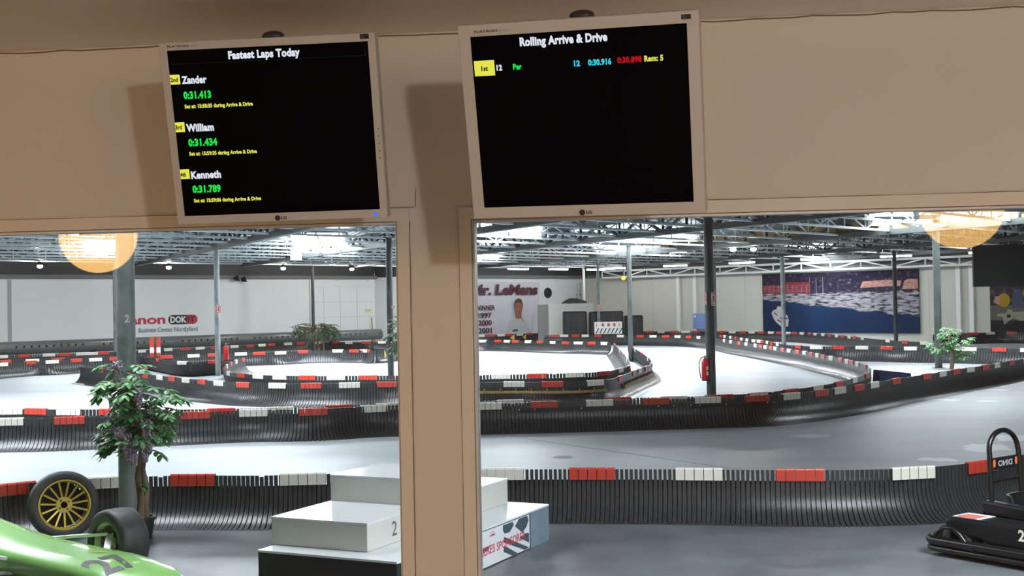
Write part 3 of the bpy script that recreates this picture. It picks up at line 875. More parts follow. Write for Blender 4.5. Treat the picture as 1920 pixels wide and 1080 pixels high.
post(-22.0, 47.3, 0.15, 'thin far post left of the wisteria post', M_POSTL)
post(-3.25, 62.3, 0.15, 'far post with a small extinguisher, by the striped board', M_POSTL)
post(9.7, 53.2, 0.17, 'dark post in front of the right half of the harbour print', M_POST)
post(2.53, 61.0, 0.15, 'thin green post just right of the nearest extinguisher post', M_POST)
post(-4.35, 68.2, 0.16, 'white post beside the white cabinet', mat('white_post', (0.6, 0.61, 0.6), 0.5))

# fire extinguishers
def extinguisher(x, y, z, h, rz, label):
    k = h / 0.55
    t = thing('fire_extinguisher', label, 'fire extinguisher', (x, y, z), rz, 'fire extinguishers on the posts')
    MB().lathe([(0.0001, 0.03), (0.07 * k, 0.03), (0.075 * k, 0.05), (0.075 * k, 0.40 * k), (0.06 * k, 0.45 * k), (0.025 * k, 0.475 * k), (0.022 * k, 0.49 * k)], 28).build('cylinder', mat('extinguisher_red', (0.62, 0.012, 0.02), 0.25, coat=0.3), t, True)
    MB().lathe([(0.06 * k, 0.0), (0.078 * k, 0.005), (0.078 * k, 0.035)], 24).build('base_ring', M_BLACK, t, True)
    mb = MB()
    mb.box((-0.02 * k, -0.02 * k, 0.488 * k), (0.02 * k, 0.02 * k, 0.525 * k))
    mb.box((-0.015 * k, -0.09 * k, 0.525 * k), (0.015 * k, 0.03 * k, 0.54 * k))
    plab(mb.build('valve', mat('valve_metal', (0.55, 0.52, 0.42), 0.35, 0.8), t), 'pale metal valve and lever')
    MB().tube([(-0.02 * k, 0, 0.505 * k), (-0.08 * k, -0.01, 0.49 * k), (-0.125 * k, -0.02, 0.40 * k), (-0.13 * k, -0.02, 0.30 * k), (-0.11 * k, -0.02, 0.16 * k), (-0.088 * k, -0.01, 0.05 * k)], 0.011 * k, 8).build('hose', M_BLACK, t, True)
    mb = MB()
    r_ = 0.0765 * k
    for z0_, z1_, a0, a1 in ((0.12, 0.20, 0.30, 0.95), (0.23, 0.31, 0.30, 0.95)):
        vs, fs = [], []
        for i in range(7):
            a = -math.pi / 2 + a0 + (a1 - a0) * i / 6
            for q_ in (r_, r_ - 0.002):
                for z_ in (z0_, z1_):
                    vs.append((q_ * math.cos(a), q_ * math.sin(a), z_ * k))
        for i in range(6):
            b = i * 4
            fs += [(b, b + 4, b + 5, b + 1)]
        mb.add(vs, fs)
    plab(mb.build('instruction_label', M_WHITE, t), 'white label patches')
    mb = MB()
    mb.box((0.0, 0.07 * k, 0.28 * k), (0.04, 0.11 * k, 0.34 * k))
    mb.build('wall_bracket', M_BLACK, t)
    return t
extinguisher(0.87, 26.60, 0.33, 0.555, 0, 'red fire extinguisher with a black hose on the middle post')
extinguisher(-13.35, 36.35, 0.46, 0.56, math.radians(120), 'red fire extinguisher on the left window post')
extinguisher(-2.92, 62.22, 0.28, 0.50, math.radians(120), 'small far red extinguisher on the post by the striped board')
def sign(x, y, z, w, h, rz, label, name='extinguisher_sign'):
    t = thing(name, label, 'sign', (x, y, z), math.radians(rz))
    MB().box((-w / 2, -0.004, -h / 2), (w / 2, 0.004, h / 2)).build('panel', M_WHITE, t)
    mb = MB()
    for a, b in (((-.44, -.44), (.44, -.36)), ((-.44, .36), (.44, .44)), ((-.44, -.44), (-.30, .44)), ((.30, -.44), (.44, .44))):
        mb.box((a[0] * w, -0.007, a[1] * h), (b[0] * w, -0.0042, b[1] * h))
    mb.box((-0.13 * w, -0.007, -0.25 * h), (0.13 * w, -0.0042, 0.28 * h))
    plab(mb.build('symbol', mat('sign_red', (0.6, 0.02, 0.02), 0.4), t), 'red frame and bottle symbol')
sign(1.075, 26.58, 2.08, 0.115, 0.285, 42, 'white sign with a red frame on the middle post')
sign(0.915, 26.60, 2.09, 0.05, 0.26, -60, 'second red sign edge-on at the left of the middle post')
sign(-13.55, 36.28, 2.05, 0.15, 0.24, 10, 'white and red sign high on the left window post')
sign(-3.23, 62.2, 1.78, 0.18, 0.30, 10, 'small sign on the far post by the striped board')
sign(-7.56, 33.95, 2.03, 0.09, 0.09, 15, 'tiny red sign above the tall leafy plant')

# ------------------------------------------------------------------ plants
M_LEAF = mat('leaf_green', (0.05, 0.19, 0.06), 0.42, noise=(9, (0.16, 0.40, 0.13), 0.4, 0.7))
M_LEAFD = mat('leaf_dark', (0.025, 0.07, 0.03), 0.5, noise=(6, (0.07, 0.18, 0.07), 0.4, 0.7))
M_BARK = mat('bark', (0.16, 0.10, 0.065), 0.85, noise=(12, (0.30, 0.21, 0.15), 0.4, 0.65, (1, 1, 0.2)), bump=(30, 0.5, 0.01))
M_FLOWER = mat('wisteria_flower', (0.30, 0.21, 0.30), 0.6, noise=(30, (0.48, 0.38, 0.45), 0.4, 0.7))
def leaf(mb, p, d, up, l, w):
    d = d.normalized()
    sd = d.cross(up)
    if sd.length < 1e-3:
        sd = d.cross(Vector((1, 0, 0)))
    sd.normalize()
    n = sd.cross(d).normalized()
    vs = [p]
    for t, k, z in ((0.2, 0.32, 0.05), (0.5, 0.5, 0.06), (0.8, 0.3, 0.0)):
        for sg in (-1, 0, 1):
            vs.append(p + d * (l * t) + sd * (sg * w * k) + n * (l * (z - 0.05 * abs(sg) - 0.22 * t * t)))
    vs.append(p + d * l - n * (l * 0.24))
    th = n * -0.0015
    k = len(vs)
    fs = [(0, 1, 2), (0, 2, 3), (1, 4, 5, 2), (2, 5, 6, 3), (4, 7, 8, 5), (5, 8, 9, 6), (7, 10, 8), (8, 10, 9)]
    mb.add(vs + [v + th for v in vs], fs + [tuple(i + k for i in reversed(f)) for f in fs])
def sprig(mb, st, rng, p, d, n, l, w, gap):
    q = Vector(p)
    d = Vector(d).normalized()
    path = [q.copy()]
    for i in range(n):
        d = (d + Vector((rng.uniform(-.15, .15), rng.uniform(-.15, .15), -0.16))).normalized()
        q = q + d * gap
        path.append(q.copy())
        sd = d.cross(ZUP)
        sd = sd.normalized() if sd.length > 1e-3 else Vector((1, 0, 0))
        for sg in (-1, 1):
            leaf(mb, q, d * 0.55 + sd * sg + Vector((0, 0, rng.uniform(-.3, .15))), ZUP, l * rng.uniform(.75, 1.15), w * rng.uniform(.8, 1.15))
    leaf(mb, q, d, ZUP, l, w)
    st.tube(path, 0.004 * l / 0.08, 4)
def tree(x, y, label, rng, trunk, boxes, sprigs, l, w, gap, nleaf, m, flowers=0, pot=True, trunk_r=0.04):
    t = thing('artificial_tree', label, 'tree', (x, y, 0))
    mb = MB()
    for path, r0, r1 in trunk:
        n = len(path)
        mb.tube([Vector(p) for p in path], [r0 + (r1 - r0) * i / (n - 1) for i in range(n)], 10)
    mb.build('trunk', M_BARK, t, True)
    lf, st = MB(), MB()
    for i in range(sprigs):
        bx = boxes[i % len(boxes)]
        (cx_, cy_, cz_), (rx, ry, rz_) = bx
        a = rng.uniform(0, 2 * math.pi)
        u = rng.uniform(0.1, 0.75)
        p = Vector((cx_ + rx * u * math.cos(a), cy_ + ry * u * math.sin(a), cz_ + rz_ * rng.uniform(-0.9, 0.9)))
        d = Vector((math.cos(a), math.sin(a), rng.uniform(-0.3, 0.6)))
        sprig(lf, st, rng, p, d, nleaf, l, w, gap)
    lf.build('foliage', m, t)
    st.build('twigs', M_BARK, t)
    if flowers:
        for c in flowers:
            fm = MB()
            for i in range(46):
                q = i / 46
                rr_ = 0.055 * (1 - 0.75 * q) * math.sqrt(rng.random())
                a = rng.uniform(0, 6.28)
                fm.ball((c[0] + rr_ * math.cos(a), c[1] + rr_ * math.sin(a), c[2] - 0.17 * q), rng.uniform(.010, .017), 5, 3)
            plab(fm.build('flower_cluster', M_FLOWER, t, True), 'drooping mauve flower cluster')
    if pot:
        MB().lathe([(0.10, 0.0), (0.125, 0.17), (0.135, 0.17), (0.135, 0.20), (0.115, 0.20), (0.10, 0.16), (0.0001, 0.16)], 28).build('pot', mat('pot_green', (0.012, 0.035, 0.026), 0.4), t, True)
    return t
rng = random.Random(11)
# wisteria on the near post; local origin at the pot, in front of the post
tr = [([(0.0, 0, .15), (0.02, 0, .35), (-0.01, 0, .55), (0.02, 0.02, .8), (-0.02, 0.01, 1.05), (0.0, 0.02, 1.4)], 0.045, 0.022),
      ([(0.05, 0.02, .15), (0.05, 0.01, .3), (0.07, 0, .45), (0.03, 0, .62), (0.06, 0.01, .85), (0.0, 0.02, 1.15)], 0.03, 0.016)]
bx = [((-0.14, -0.05, 1.42), (0.2, 0.16, 0.2)), ((0.0, -0.1, 1.15), (0.16, 0.1, 0.25)), ((0.05, -0.08, 1.22), (0.2, 0.16, 0.18)), ((0.2, -0.02, 1.25), (0.2, 0.14, 0.12)), ((0.0, -0.08, 0.98), (0.2, 0.16, 0.2)),
      ((0.1, -0.05, 1.05), (0.15, 0.12, 0.12)), ((-0.12, -0.05, 0.86), (0.12, 0.12, 0.10)), ((-0.2, -0.02, 1.38), (0.12, 0.1, 0.08))]
fl = [(-0.10, -0.20, 1.60), (-0.13, -0.22, 1.28), (0.10, -0.23, 1.36), (-0.08, -0.22, 1.02), (0.16, -0.22, 1.08), (0.18, -0.21, 0.97), (0.0, -0.23, 0.90), (0.05, -0.23, 0.84), (0.15, -0.2, 0.88), (-0.02, -0.23, 0.96)]
wis = tree(-4.71, 10.58, 'artificial wisteria with mauve flowers, potted at the near post', rng, tr, bx, 104, 0.10, 0.05, 0.055, 3, M_LEAF, fl)
mb = MB()
for a in range(3):
    leaf(mb, Vector((0.05, -0.06, 0.5)), Vector((math.cos(a * 1.3 - 0.9), -0.4, -0.5 + 0.4 * a)), ZUP, 0.1, 0.05)
mb.build('stray_leaf', M_LEAF, wis)
MB().box((0.02, -0.14, 0.155), (0.07, -0.132, 0.185)).build('price_tag', M_WHITE, wis)
rng = random.Random(5)
tree(-7.30, 33.7, 'tall dark leafy plant on a pale trunk beside the window pier', rng,
     [([(0.0, 0, 0), (0.12, 0, .35), (0.02, 0, .7), (0.05, 0, 1.2)], 0.07, 0.03), ([(0.1, 0, 0), (0.14, 0, .3), (0.12, 0, .6)], 0.05, 0.03)],
     [((0.05, 0, 1.45), (0.35, 0.3, 0.35)), ((-0.02, 0, 1.05), (0.38, 0.3, 0.3)), ((0.1, 0, 0.75), (0.3, 0.3, 0.2))], 90, 0.12, 0.05, 0.06, 3, M_LEAFD, 0, False)
rng = random.Random(6)
tree(-15.35, 53.2, 'palm-like plant with drooping dark fronds before the far pipe', rng,
     [([(-0.05, 0, 0), (-0.1, 0, .5), (0.0, 0, 1.0)], 0.05, 0.04), ([(0.35, 0, 0), (0.3, 0, .6), (0.05, 0, 1.1)], 0.04, 0.03), ([(0.1, 0, 0), (0.05, 0, 1.0)], 0.03, 0.03)],
     [((0.05, 0, 1.12), (0.7, 0.4, 0.22))], 60, 0.26, 0.07, 0.16, 4, M_LEAFD, 0, False)
rng = random.Random(8)
tree(7.93, 35.6, 'green leafy plant clinging to the right-hand dark post', rng,
     [([(0.05, 0, 0), (0.10, 0, .4), (0.0, 0, .8), (0.05, 0, 1.1)], 0.06, 0.03)],
     [((-0.05, -0.1, 1.0), (0.25, 0.2, 0.22)), ((0.3, -0.1, 0.78), (0.32, 0.2, 0.2)), ((-0.35, -0.1, 0.66), (0.25, 0.2, 0.10)), ((0.02, -0.1, 0.6), (0.3, 0.2, 0.25)), ((0.35, -0.1, 0.4), (0.12, 0.1, 0.12))], 80, 0.115, 0.05, 0.06, 3, M_LEAF, 0, False)

# ------------------------------------------------------------------ podium
DP = Vector((0.32, 0.947, 0)).normalized()
WP = Vector((0.947, -0.32, 0)).normalized()
PO = Vector((-2.104, 8.488, 0))
M_POD = mat('podium_cream_paint', (0.62, 0.62, 0.575), 0.35, noise=(1.5, (0.57, 0.565, 0.52), 0.35, 0.7))
M_PODT = mat('podium_white_top', (0.80, 0.82, 0.83), 0.22)
M_PODB = mat('podium_navy_paint', (0.012, 0.020, 0.028), 0.35)
M_STEEL = mat('podium_blue_steel', (0.16, 0.22, 0.27), 0.4, noise=(5, (0.22, 0.28, 0.33), 0.4, 0.7))
MP = frame(PO, DP, -WP, ZUP)     # local x along the front, -y towards the track side we see, z up
def pbox(name, x0, x1, y0, y1, z0, z1, label, m=None):
    t = thing(name, label, 'podium block', M=MP)
    b = MB().box((x0, y0, z0), (x1, y1, z1 - 0.012)).build('body', m or M_POD, t)
    bevel(b, 0.004)
    return t, MB().box((x0 - 0.002, y0 - 0.002, z1 - 0.012), (x1 + 0.002, y1 + 0.002, z1)).build('top_board', M_PODT, t)
t, _ = pbox('podium_step', 0, 0.77, 0, 0.83, 0.317, 0.52, 'low cream podium block marked 2 on the dark base')
lettering('2', mat('podium_number', (0.09, 0.10, 0.11), 0.5), t, Tr(0, -0.0015, 0), 0.33, 0.37, 0.075, 0.105, 0.005)
t, _ = pbox('podium_step', 0.775, 1.535, 0, 0.83, 0.317, 0.725, 'tallest cream podium block, middle of the three')
t, _ = pbox('podium_step', 1.54, 2.27, 0, 0.83, 0.317, 0.53, 'cream podium block marked 3 beside the checkered banner')
lettering('3', MATS['podium_number'], t, Tr(0, -0.0015, 0), 1.63, 0.36, 0.075, 0.105, 0.005)
t = thing('winners_podium', 'long dark podium base with a white top and a checkered sponsor banner', 'podium base', M=MP)
bevel(MB().box((-0.2, -0.36, 0), (2.33, 0.80, 0.300)).build('body', M_PODB, t), 0.004)
MB().box((-0.203, -0.363, 0.300), (2.333, 0.803, 0.315)).build('top_board', M_PODT, t)
M_BAN = mat('sponsor_banner_white', (0.74, 0.75, 0.76), 0.4)
yb = -0.363
b = MB().box((0.9, yb, 0.012), (1.93, yb + 0.003, 0.292)).build('sponsor_banner', M_BAN, t)
pt = MB().box((1.95, yb, 0.004), (2.325, yb + 0.003, 0.296)).build('steel_panel', M_STEEL, t)
M_CHK = mat('checker_navy', (0.055, 0.085, 0.115), 0.5)
def chk(pts):
    MB().prism(pts, yb - 0.0010, yb - 0.0002).build('checker_patch', M_CHK, b)
x_ = 1.43
chk([(x_, .285), (x_ + .18, .285), (x_ + .2, .255), (x_ + .12, .21), (x_ + .03, .215), (x_, .24)])
chk([(x_ + .22, .24), (x_ + .30, .288), (x_ + .45, .288), (x_ + .485, .25), (x_ + .44, .2), (x_ + .36, .165)])
chk([(x_ + .02, .19), (x_ + .485, .02), (x_ + .40, .015), (x_ + .0, .15)])
chk([(x_ + .30, .13), (x_ + .485, .06), (x_ + .485, .14), (x_ + .42, .15)])
chk([(x_ + .02, .12), (x_ + .26, .015), (x_ + .16, .013), (x_ + .0, .075)])
chk([(0.97, .16), (1.2, .17), (1.16, .14), (1.0, .12)])
chk([(0.95, .06), (1.08, .055), (1.05, .03), (0.95, .03)])
lettering('JERES SPONSORER', mat('sponsor_red', (0.62, 0.06, 0.09), 0.45), b, Tr(0, yb - 0.0022, 0), 1.05, 0.105, 0.79, 0.066, 0.01)
for lx, lz in ((1.02, .225), (1.24, .235), (1.02, .035)):
    mb = MB()
    mb.tube([(lx + 0.045 * math.cos(a * math.pi / 10), yb - 0.0012, lz + 0.035 * math.sin(a * math.pi / 10)) for a in range(11)], 0.003, 4)
    mb.build('logo_arc', mat('logo_grey', (0.3, 0.33, 0.37), 0.5), b)
    MB().prism([(lx - .035, lz), (lx + .035, lz), (lx + .03, lz + .012), (lx, lz + .02), (lx - .03, lz + .008)], yb - .0012, yb - .0003).build('logo_shape', MATS['sponsor_red'], b)

# ------------------------------------------------------------------ wheels
M_TYRE = mat('tyre_rubber', (0.032, 0.032, 0.034), 0.55, noise=(20, (0.055, 0.055, 0.058), 0.4, 0.7))
M_GOLD = mat('gold_rim_paint', (0.62, 0.43, 0.07), 0.35, 0.2)
M_ALU = mat('pale_rim_metal', (0.62, 0.60, 0.50), 0.35, 0.3)
def tyre_prof(R_, r_, w_):
    h = w_ / 2
    return [(r_, -h * 0.8), (r_ + 0.012, -h * 0.95), (r_ + (R_ - r_) * .5, -h), (R_ - 0.025, -h * 0.96), (R_ - 0.006, -h * 0.82), (R_, -h * 0.5), (R_, h * 0.5), (R_ - 0.006, h * 0.82), (R_ - 0.025, h * 0.96), (r_ + (R_ - r_) * .5, h), (r_ + 0.012, h * 0.95), (r_, h * 0.8)]
def axleM(p, n, up=ZUP):
    # local +z points along n (the face that is seen)
    n = Vector(n).normalized()
    x = up.cross(n).normalized()
    return frame(p, x, n.cross(x), n)
# gold spoked wheel leaning by the post
Rg = 0.305
ng = Vector((0.58, -0.80, 0.13)).normalized()
t = thing('wheel_assembly', 'slick tyre on a gold multi-spoke rim, standing behind the green car', 'wheel', M=axleM((-5.435, 10.57, Rg - 0.002), ng))
MB().lathe(tyre_prof(Rg, 0.222, 0.19), 64, closed=True).build('tyre', M_TYRE, t, True)
rim = MB().lathe([(0.226, 0.085), (0.226, -0.085), (0.216, -0.085), (0.205, -0.03), (0.2, 0.02), (0.205, 0.066), (0.214, 0.086)], 64, closed=True).build('rim', M_GOLD, t, True)
for k in range(15):
    a = 2 * math.pi * k / 15 + 0.1
    u = Vector((math.cos(a), math.sin(a), 0))
    MB().bar(u * 0.066 + ZUP * 0.035, u * 0.206 + ZUP * 0.062, 0.016, 0.02).build('spoke', M_GOLD, rim)
hub = MB().lathe([(0.030, 0.05), (0.07, 0.05), (0.073, 0.044), (0.073, 0.0), (0.030, 0.0)], 40, closed=True).build('hub', M_GOLD, rim, True)
for k in range(4):
    a = 2 * math.pi * k / 4 + 0.6
    MB().lathe([(0.0001, 0.053), (0.008, 0.053), (0.008, 0.04)], 12, Tr(0.048 * math.cos(a), 0.048 * math.sin(a), 0)).build('lug_hole', M_BACKING, rim)
MB().lathe([(0.0001, -0.07), (0.2, -0.07), (0.2, -0.06), (0.0001, -0.06)], 40).build('wheel_back', M_BACKING, t)

# ------------------------------------------------------------------ green single-seater
HC = Vector((0.85, -0.527, 0)).normalized()
NC = Vector((0.527, 0.85, 0)).normalized()
AX = Vector((-4.415, 9.42, 0)) - NC * 0.65
MCAR = frame(AX, HC, NC, ZUP)     # x forward, y to the far side, z up; origin on the floor at the front axle
M_GREEN = mat('car_green_paint', (0.36, 0.74, 0.19), 0.25, coat=0.8)
car = thing('racing_car', 'green single-seater race car numbered 27 with exposed front wheel', 'race car', M=MCAR)
sec = [(-1.75, .30, .09, .42), (-1.5, .35, .07, .43), (-1.0, .34, .07, .37), (-0.5, .315, .07, .325), (0.0, .30, .07, .305), (0.5, .30, .065, .302), (0.9, .305, .065, .300), (1.15, .30, .065, .285), (1.35, .285, .065, .255), (1.5, .24, .07, .215), (1.58, .15, .09, .17), (1.6, .05, .11, .14)]
nn = 56
vs, fs = [], []
for x, hw, zb, zt in sec:
    zc, hh = (zb + zt) / 2, (zt - zb) / 2
    for k in range(nn):
        a = 2 * math.pi * k / nn
        c, s_ = math.cos(a), math.sin(a)
        vs.append((x, hw * math.copysign(abs(c) ** 0.75, c), zc + hh * math.copysign(abs(s_) ** 0.72, s_)))
for i in range(len(sec) - 1):
    for k in range(nn):
        l = (k + 1) % nn
        fs.append((i * nn + k, i * nn + l, (i + 1) * nn + l, (i + 1) * nn + k))
fs += [tuple(range(nn)), tuple((len(sec) - 1) * nn + k for k in range(nn))]
body = MB().add(vs, fs).build('body', M_GREEN, car, True)
# number 27 lies on the nose, read from the front
def on_nose(o, lift=0.0015):
    # drape a flat mesh onto the nose
    for v in o.data.vertices:
        x, y = v.co.x, v.co.y
        zt = None
        for (x0, w0, b0, t0), (x1, w1, b1, t1) in zip(sec[:-1], sec[1:]):
            if x0 <= x <= x1:
                q = (x - x0) / (x1 - x0)
                hw, zb, zt = w0 + (w1 - w0) * q, b0 + (b1 - b0) * q, t0 + (t1 - t0) * q
        u = min(0.98, abs(y) / hw)
        c = u ** (1 / 0.75)
        s_ = math.sqrt(max(0, 1 - c * c))
        v.co.z = (zb + zt) / 2 + (zt - zb) / 2 * s_ ** 0.72 + lift
def nose_text(s, m, x, y, w, h, bold, lift):
    # letters' right = +y, letters' up = -x
    M_ = Matrix(((0, 0, -1, x), (1, 0, 0, y), (0, -1, 0, 0), (0, 0, 0, 1)))
    o = lettering(s, m, car, M_, 0, 0, w, h, bold)
    bm = bmesh.new()
    bm.from_mesh(o.data)
    bmesh.ops.triangulate(bm, faces=bm.faces)
    bmesh.ops.subdivide_edges(bm, edges=[e for e in bm.edges if e.calc_length() > 0.03], cuts=3)
    bm.to_mesh(o.data)
    bm.free()
    on_nose(o, lift)
    return o
plab(nose_text('27', M_INK, 1.27, -0.235, 0.30, 0.36, 0.03, 0.003), 'black race number')
# cockpit opening and mirror-dark screen behind the nose
MB().ball((-1.12, 0, 0.36), 0.26, 24, 12, (1.2, 0.85, 0.45)).build('windscreen', mat('smoked_screen', (0.12, 0.13, 0.14), 0.15), car, True)
# trim stripe and small clips on the nose
mb = MB()
mb.bar((0.70, -0.03, 0.306), (0.80, 0.05, 0.306), 0.012, 0.003)
mb.bar((0.62, -0.245, 0.238), (0.78, -0.245, 0.238), 0.010, 0.004)
plab(mb.build('pinstripe', mat('orange_tape', (0.75, 0.32, 0.05), 0.5), car), 'short orange tape marks')
# front wheels
def front_wheel(sy, fx, fy):
    w = bpy.data.objects.new('front_wheel', None)
    COL.objects.link(w)
    w.parent = car
    w.matrix_local = frame((fx, fy * sy, 0.26), (1, 0, 0), (0, 0, 1 * sy), (0, -sy, 0))
    MB().lathe(tyre_prof(0.262, 0.168, 0.25), 56, closed=True).build('tyre', M_TYRE, w, True)
    MB().lathe([(0.169, 0.10), (0.169, -0.10), (0.157, -0.10), (0.153, 0.05), (0.143, 0.055), (0.138, 0.066), (0.147, 0.085), (0.159, 0.104)], 48, closed=True).build('rim', M_ALU, w, True)
    MB().lathe([(0.0001, -0.02), (0.15, -0.02), (0.15, -0.03), (0.0001, -0.03)], 40).build('wheel_disc', mat('wheel_inner', (0.05, 0.05, 0.048), 0.5), w)
    mb = MB()
    mb.lathe([(0.0001, 0.05), (0.045, 0.05), (0.055, 0.03), (0.055, -0.02)], 24)
    mb.lathe([(0.09, 0.018), (0.12, 0.018), (0.12, 0.006), (0.09, 0.006)], 40, closed=True)
    mb.bar((-0.07, 0.03, 0.03), (0.07, -0.02, 0.05), 0.04)
    mb.box((0.06, -0.06, 0.0), (0.11, 0.04, 0.05))
    mb.build('brake_and_hub', mat('hub_metal', (0.33, 0.33, 0.30), 0.35, 0.7), w, True)
front_wheel(1, 0.33, 0.47)
front_wheel(-1, -0.12, 0.74)
M_ARM = mat('suspension_white', (0.80, 0.82, 0.83), 0.35)
for sy in (1, -1):
    for pth in (((-0.22, 0.20, 0.275), (0.33, 0.40, 0.335)), ((0.50, 0.25, 0.22), (0.33, 0.40, 0.335)), ((0.05, 0.24, 0.13), (0.33, 0.42, 0.15)), ((0.55, 0.24, 0.13), (0.33, 0.42, 0.15))):
        dx, dy = (0.0, 0.0) if sy > 0 else (-0.45, 0.26)
        MB().bar((pth[0][0] + dx, pth[0][1] * sy, pth[0][2]), (pth[1][0] + dx, (pth[1][1] + dy) * sy, pth[1][2]), 0.05, 0.022).build('suspension_arm', M_ARM, car)
    MB().tube([(0.33 + dx, (0.395 + dy) * sy, 0.325), (0.33 + dx, (0.40 + dy) * sy, 0.35)], 0.022, 12).build('ball_joint', M_BLACK, car)

# ------------------------------------------------------------------ go-kart
HK = Vector((0.69, -0.73, 0)).normalized()
NK = Vector((-0.73, -0.69, 0)).normalized()       # towards the side we see
MK = frame(Vector((2.54, 10.55, 0)), HK, -NK, ZUP)   # x forward, y away from us, z up
M_KART = mat('kart_black_plastic', (0.007, 0.0075, 0.0085), 0.33, spec=0.4)
M_KTUBE = mat('kart_black_tube', (0.006, 0.006, 0.007), 0.3, spec=0.5)
kart = thing('go_kart', 'black go-kart numbered 2 with a tall roll hoop', 'go-kart', M=MK)
def rounded(pts, n=5):
    # round the corners of a closed polyline
    out = []
    N = len(pts)
    for i in range(N):
        a, b, c = Vector(pts[i - 1]), Vector(pts[i]), Vector(pts[(i + 1) % N])
        p, q = b.lerp(a, min(0.45, 0.14 / (a - b).length)), b.lerp(c, min(0.45, 0.14 / (c - b).length))
        for k in range(n + 1):
            t = k / n
            out.append((1 - t) ** 2 * p + 2 * t * (1 - t) * b + t * t * q)
    return out
ring = rounded([(-0.045, -0.66, 0.12), (1.75, -0.66, 0.12), (1.95, -0.35, 0.12), (1.95, 0.35, 0.12), (1.75, 0.66, 0.12), (-0.045, 0.66, 0.12)])
MB().tube(ring, 0.036, 12, True).build('bumper', M_KTUBE, kart, True)
MB().tube([v + Vector((0, 0, -0.062)) for v in ring], 0.026, 12, True).build('lower_bumper', M_KTUBE, kart, True)
MB().box((0.06, -0.62, 0.055), (1.85, 0.62, 0.085)).build('floor_tray', M_KART, kart)
def side_pod(sy):
    prof = [(0.10, .20), (0.10, .285), (0.16, .315), (0.55, .312), (1.1, .30), (1.35, .20), (1.35, .13), (0.5, .13), (0.42, .16), (0.2, .17)]
    o = MB().prism(prof, min(-0.60 * sy, -0.34 * sy), max(-0.60 * sy, -0.34 * sy)).build('side_pod', M_KART, kart)
    bevel(o, 0.025, 3)
    return o
sp = side_pod(1)
side_pod(-1)
plab(lettering('2', M_CREAM, kart, Tr(0, -0.604, 0), 0.735, 0.205, 0.052, 0.085, 0.03), 'cream race number')
plab(MB().box((0.16, -0.58, 0.3155), (0.40, -0.36, 0.3185)).build('white_sticker', mat('sticker_white', (0.6, 0.6, 0.6), 0.4), kart), 'white and red sticker')
plab(MB().prism([(0.19, 0), (0.34, 0), (0.36, .001), (0.2, .001)], -0.58, -0.42, Tr(0, 0, 0.319)).build('red_sticker', M_RED, kart), 'red sticker')
# guard loop by the rear wheel and the wheel itself
MB().tube([(0.03, -0.655, 0.10), (0.07, -0.665, 0.18), (0.14, -0.67, 0.235), (0.22, -0.67, 0.24), (0.29, -0.67, 0.19), (0.35, -0.665, 0.11), (0.38, -0.655, 0.08)], 0.018, 10).build('wheel_guard', M_KTUBE, kart, True)
for x_, y_, r_, w_ in ((0.20, 0.5, 0.135, 0.2), (1.45, 0.52, 0.125, 0.13)):
    for sy in (-1, 1):
        w = bpy.data.objects.new('kart_wheel', None)
        COL.objects.link(w)
        w.parent = kart
        w.matrix_local = frame((x_, y_ * sy, r_), (1, 0, 0), (0, 0, 1 * -sy), (0, sy, 0))
        MB().lathe(tyre_prof(r_, 0.065, w_), 32, closed=True).build('tyre', M_TYRE, w, True)
        MB().lathe([(0.0001, w_ * .3), (0.03, w_ * .3), (0.066, w_ * .42), (0.066, -w_ * .42), (0.0001, -w_ * .42)], 24).build('rim', M_KTUBE, w, True)
MB().tube([(0.20, -0.42, 0.135), (0.20, 0.42, 0.135)], 0.02, 10).build('rear_axle', MATS['hub_metal'], kart)
eng = MB()
eng.box((0.45, -0.34, 0.09), (0.72, -0.16, 0.27))
eng.lathe([(0.07, 0), (0.07, 0.08)], 20, Tr(0.5, -0.40, 0.17) @ Matrix.Rotation(math.pi / 2, 4, 'X'))
for k in range(6):
    eng.box((0.46 + k * .04, -0.36, 0.10), (0.47 + k * .04, -0.14, 0.26))
eng.build('engine', mat('engine_metal', (0.1, 0.1, 0.1), 0.35, 0.8), kart)
# roll hoop with a cut-out name panel
hw = 0.215
HX = 0.045
hp = [(0.235 + HX, -hw, 0.12), (0.232 + HX, -hw, 0.35), (0.222 + HX, -hw + .004, 0.6), (0.214 + HX, -hw + .01, 0.78)]
arc = [(0.21 + HX - 0.01 * math.sin(a * math.pi / 12), -(hw - .012) * math.cos(a * math.pi / 12), 0.80 + 0.155 * math.sin(a * math.pi / 12)) for a in range(13)]
pts = hp + arc + [(x, -y, z) for x, y, z in reversed(hp)]
MB().tube(pts, 0.021, 14).build('roll_hoop', M_KTUBE, kart, True)
MB().tube([(0.222 + HX, -hw, 0.555), (0.222 + HX, hw, 0.555)], 0.012, 8).build('cross_bar', M_KTUBE, kart)
hpn = MB().prism([(-hw, .63), (-hw + .03, .645), (hw - .03, .645), (hw, .63), (hw, .77), (hw - .05, .745), (-hw + .05, .745), (-hw, .77)], -0.006, 0.006, frame((0.216 + HX, 0, 0), (0, 1, 0), (1, 0, 0), (0, 0, 1))).build('headrest_panel', M_KART, kart)
MLET = frame((0.2235 + HX, 0, 0), (0, 1, 0), (-1, 0, 0), (0, 0, 1))
M_PLATE = mat('panel_letters', (0.42, 0.43, 0.44), 0.5)
plab(lettering('DINO', M_PLATE, hpn, MLET, -0.10, 0.672, 0.20, 0.046, 0.02, flip=True), 'grey lettering, seen reversed')
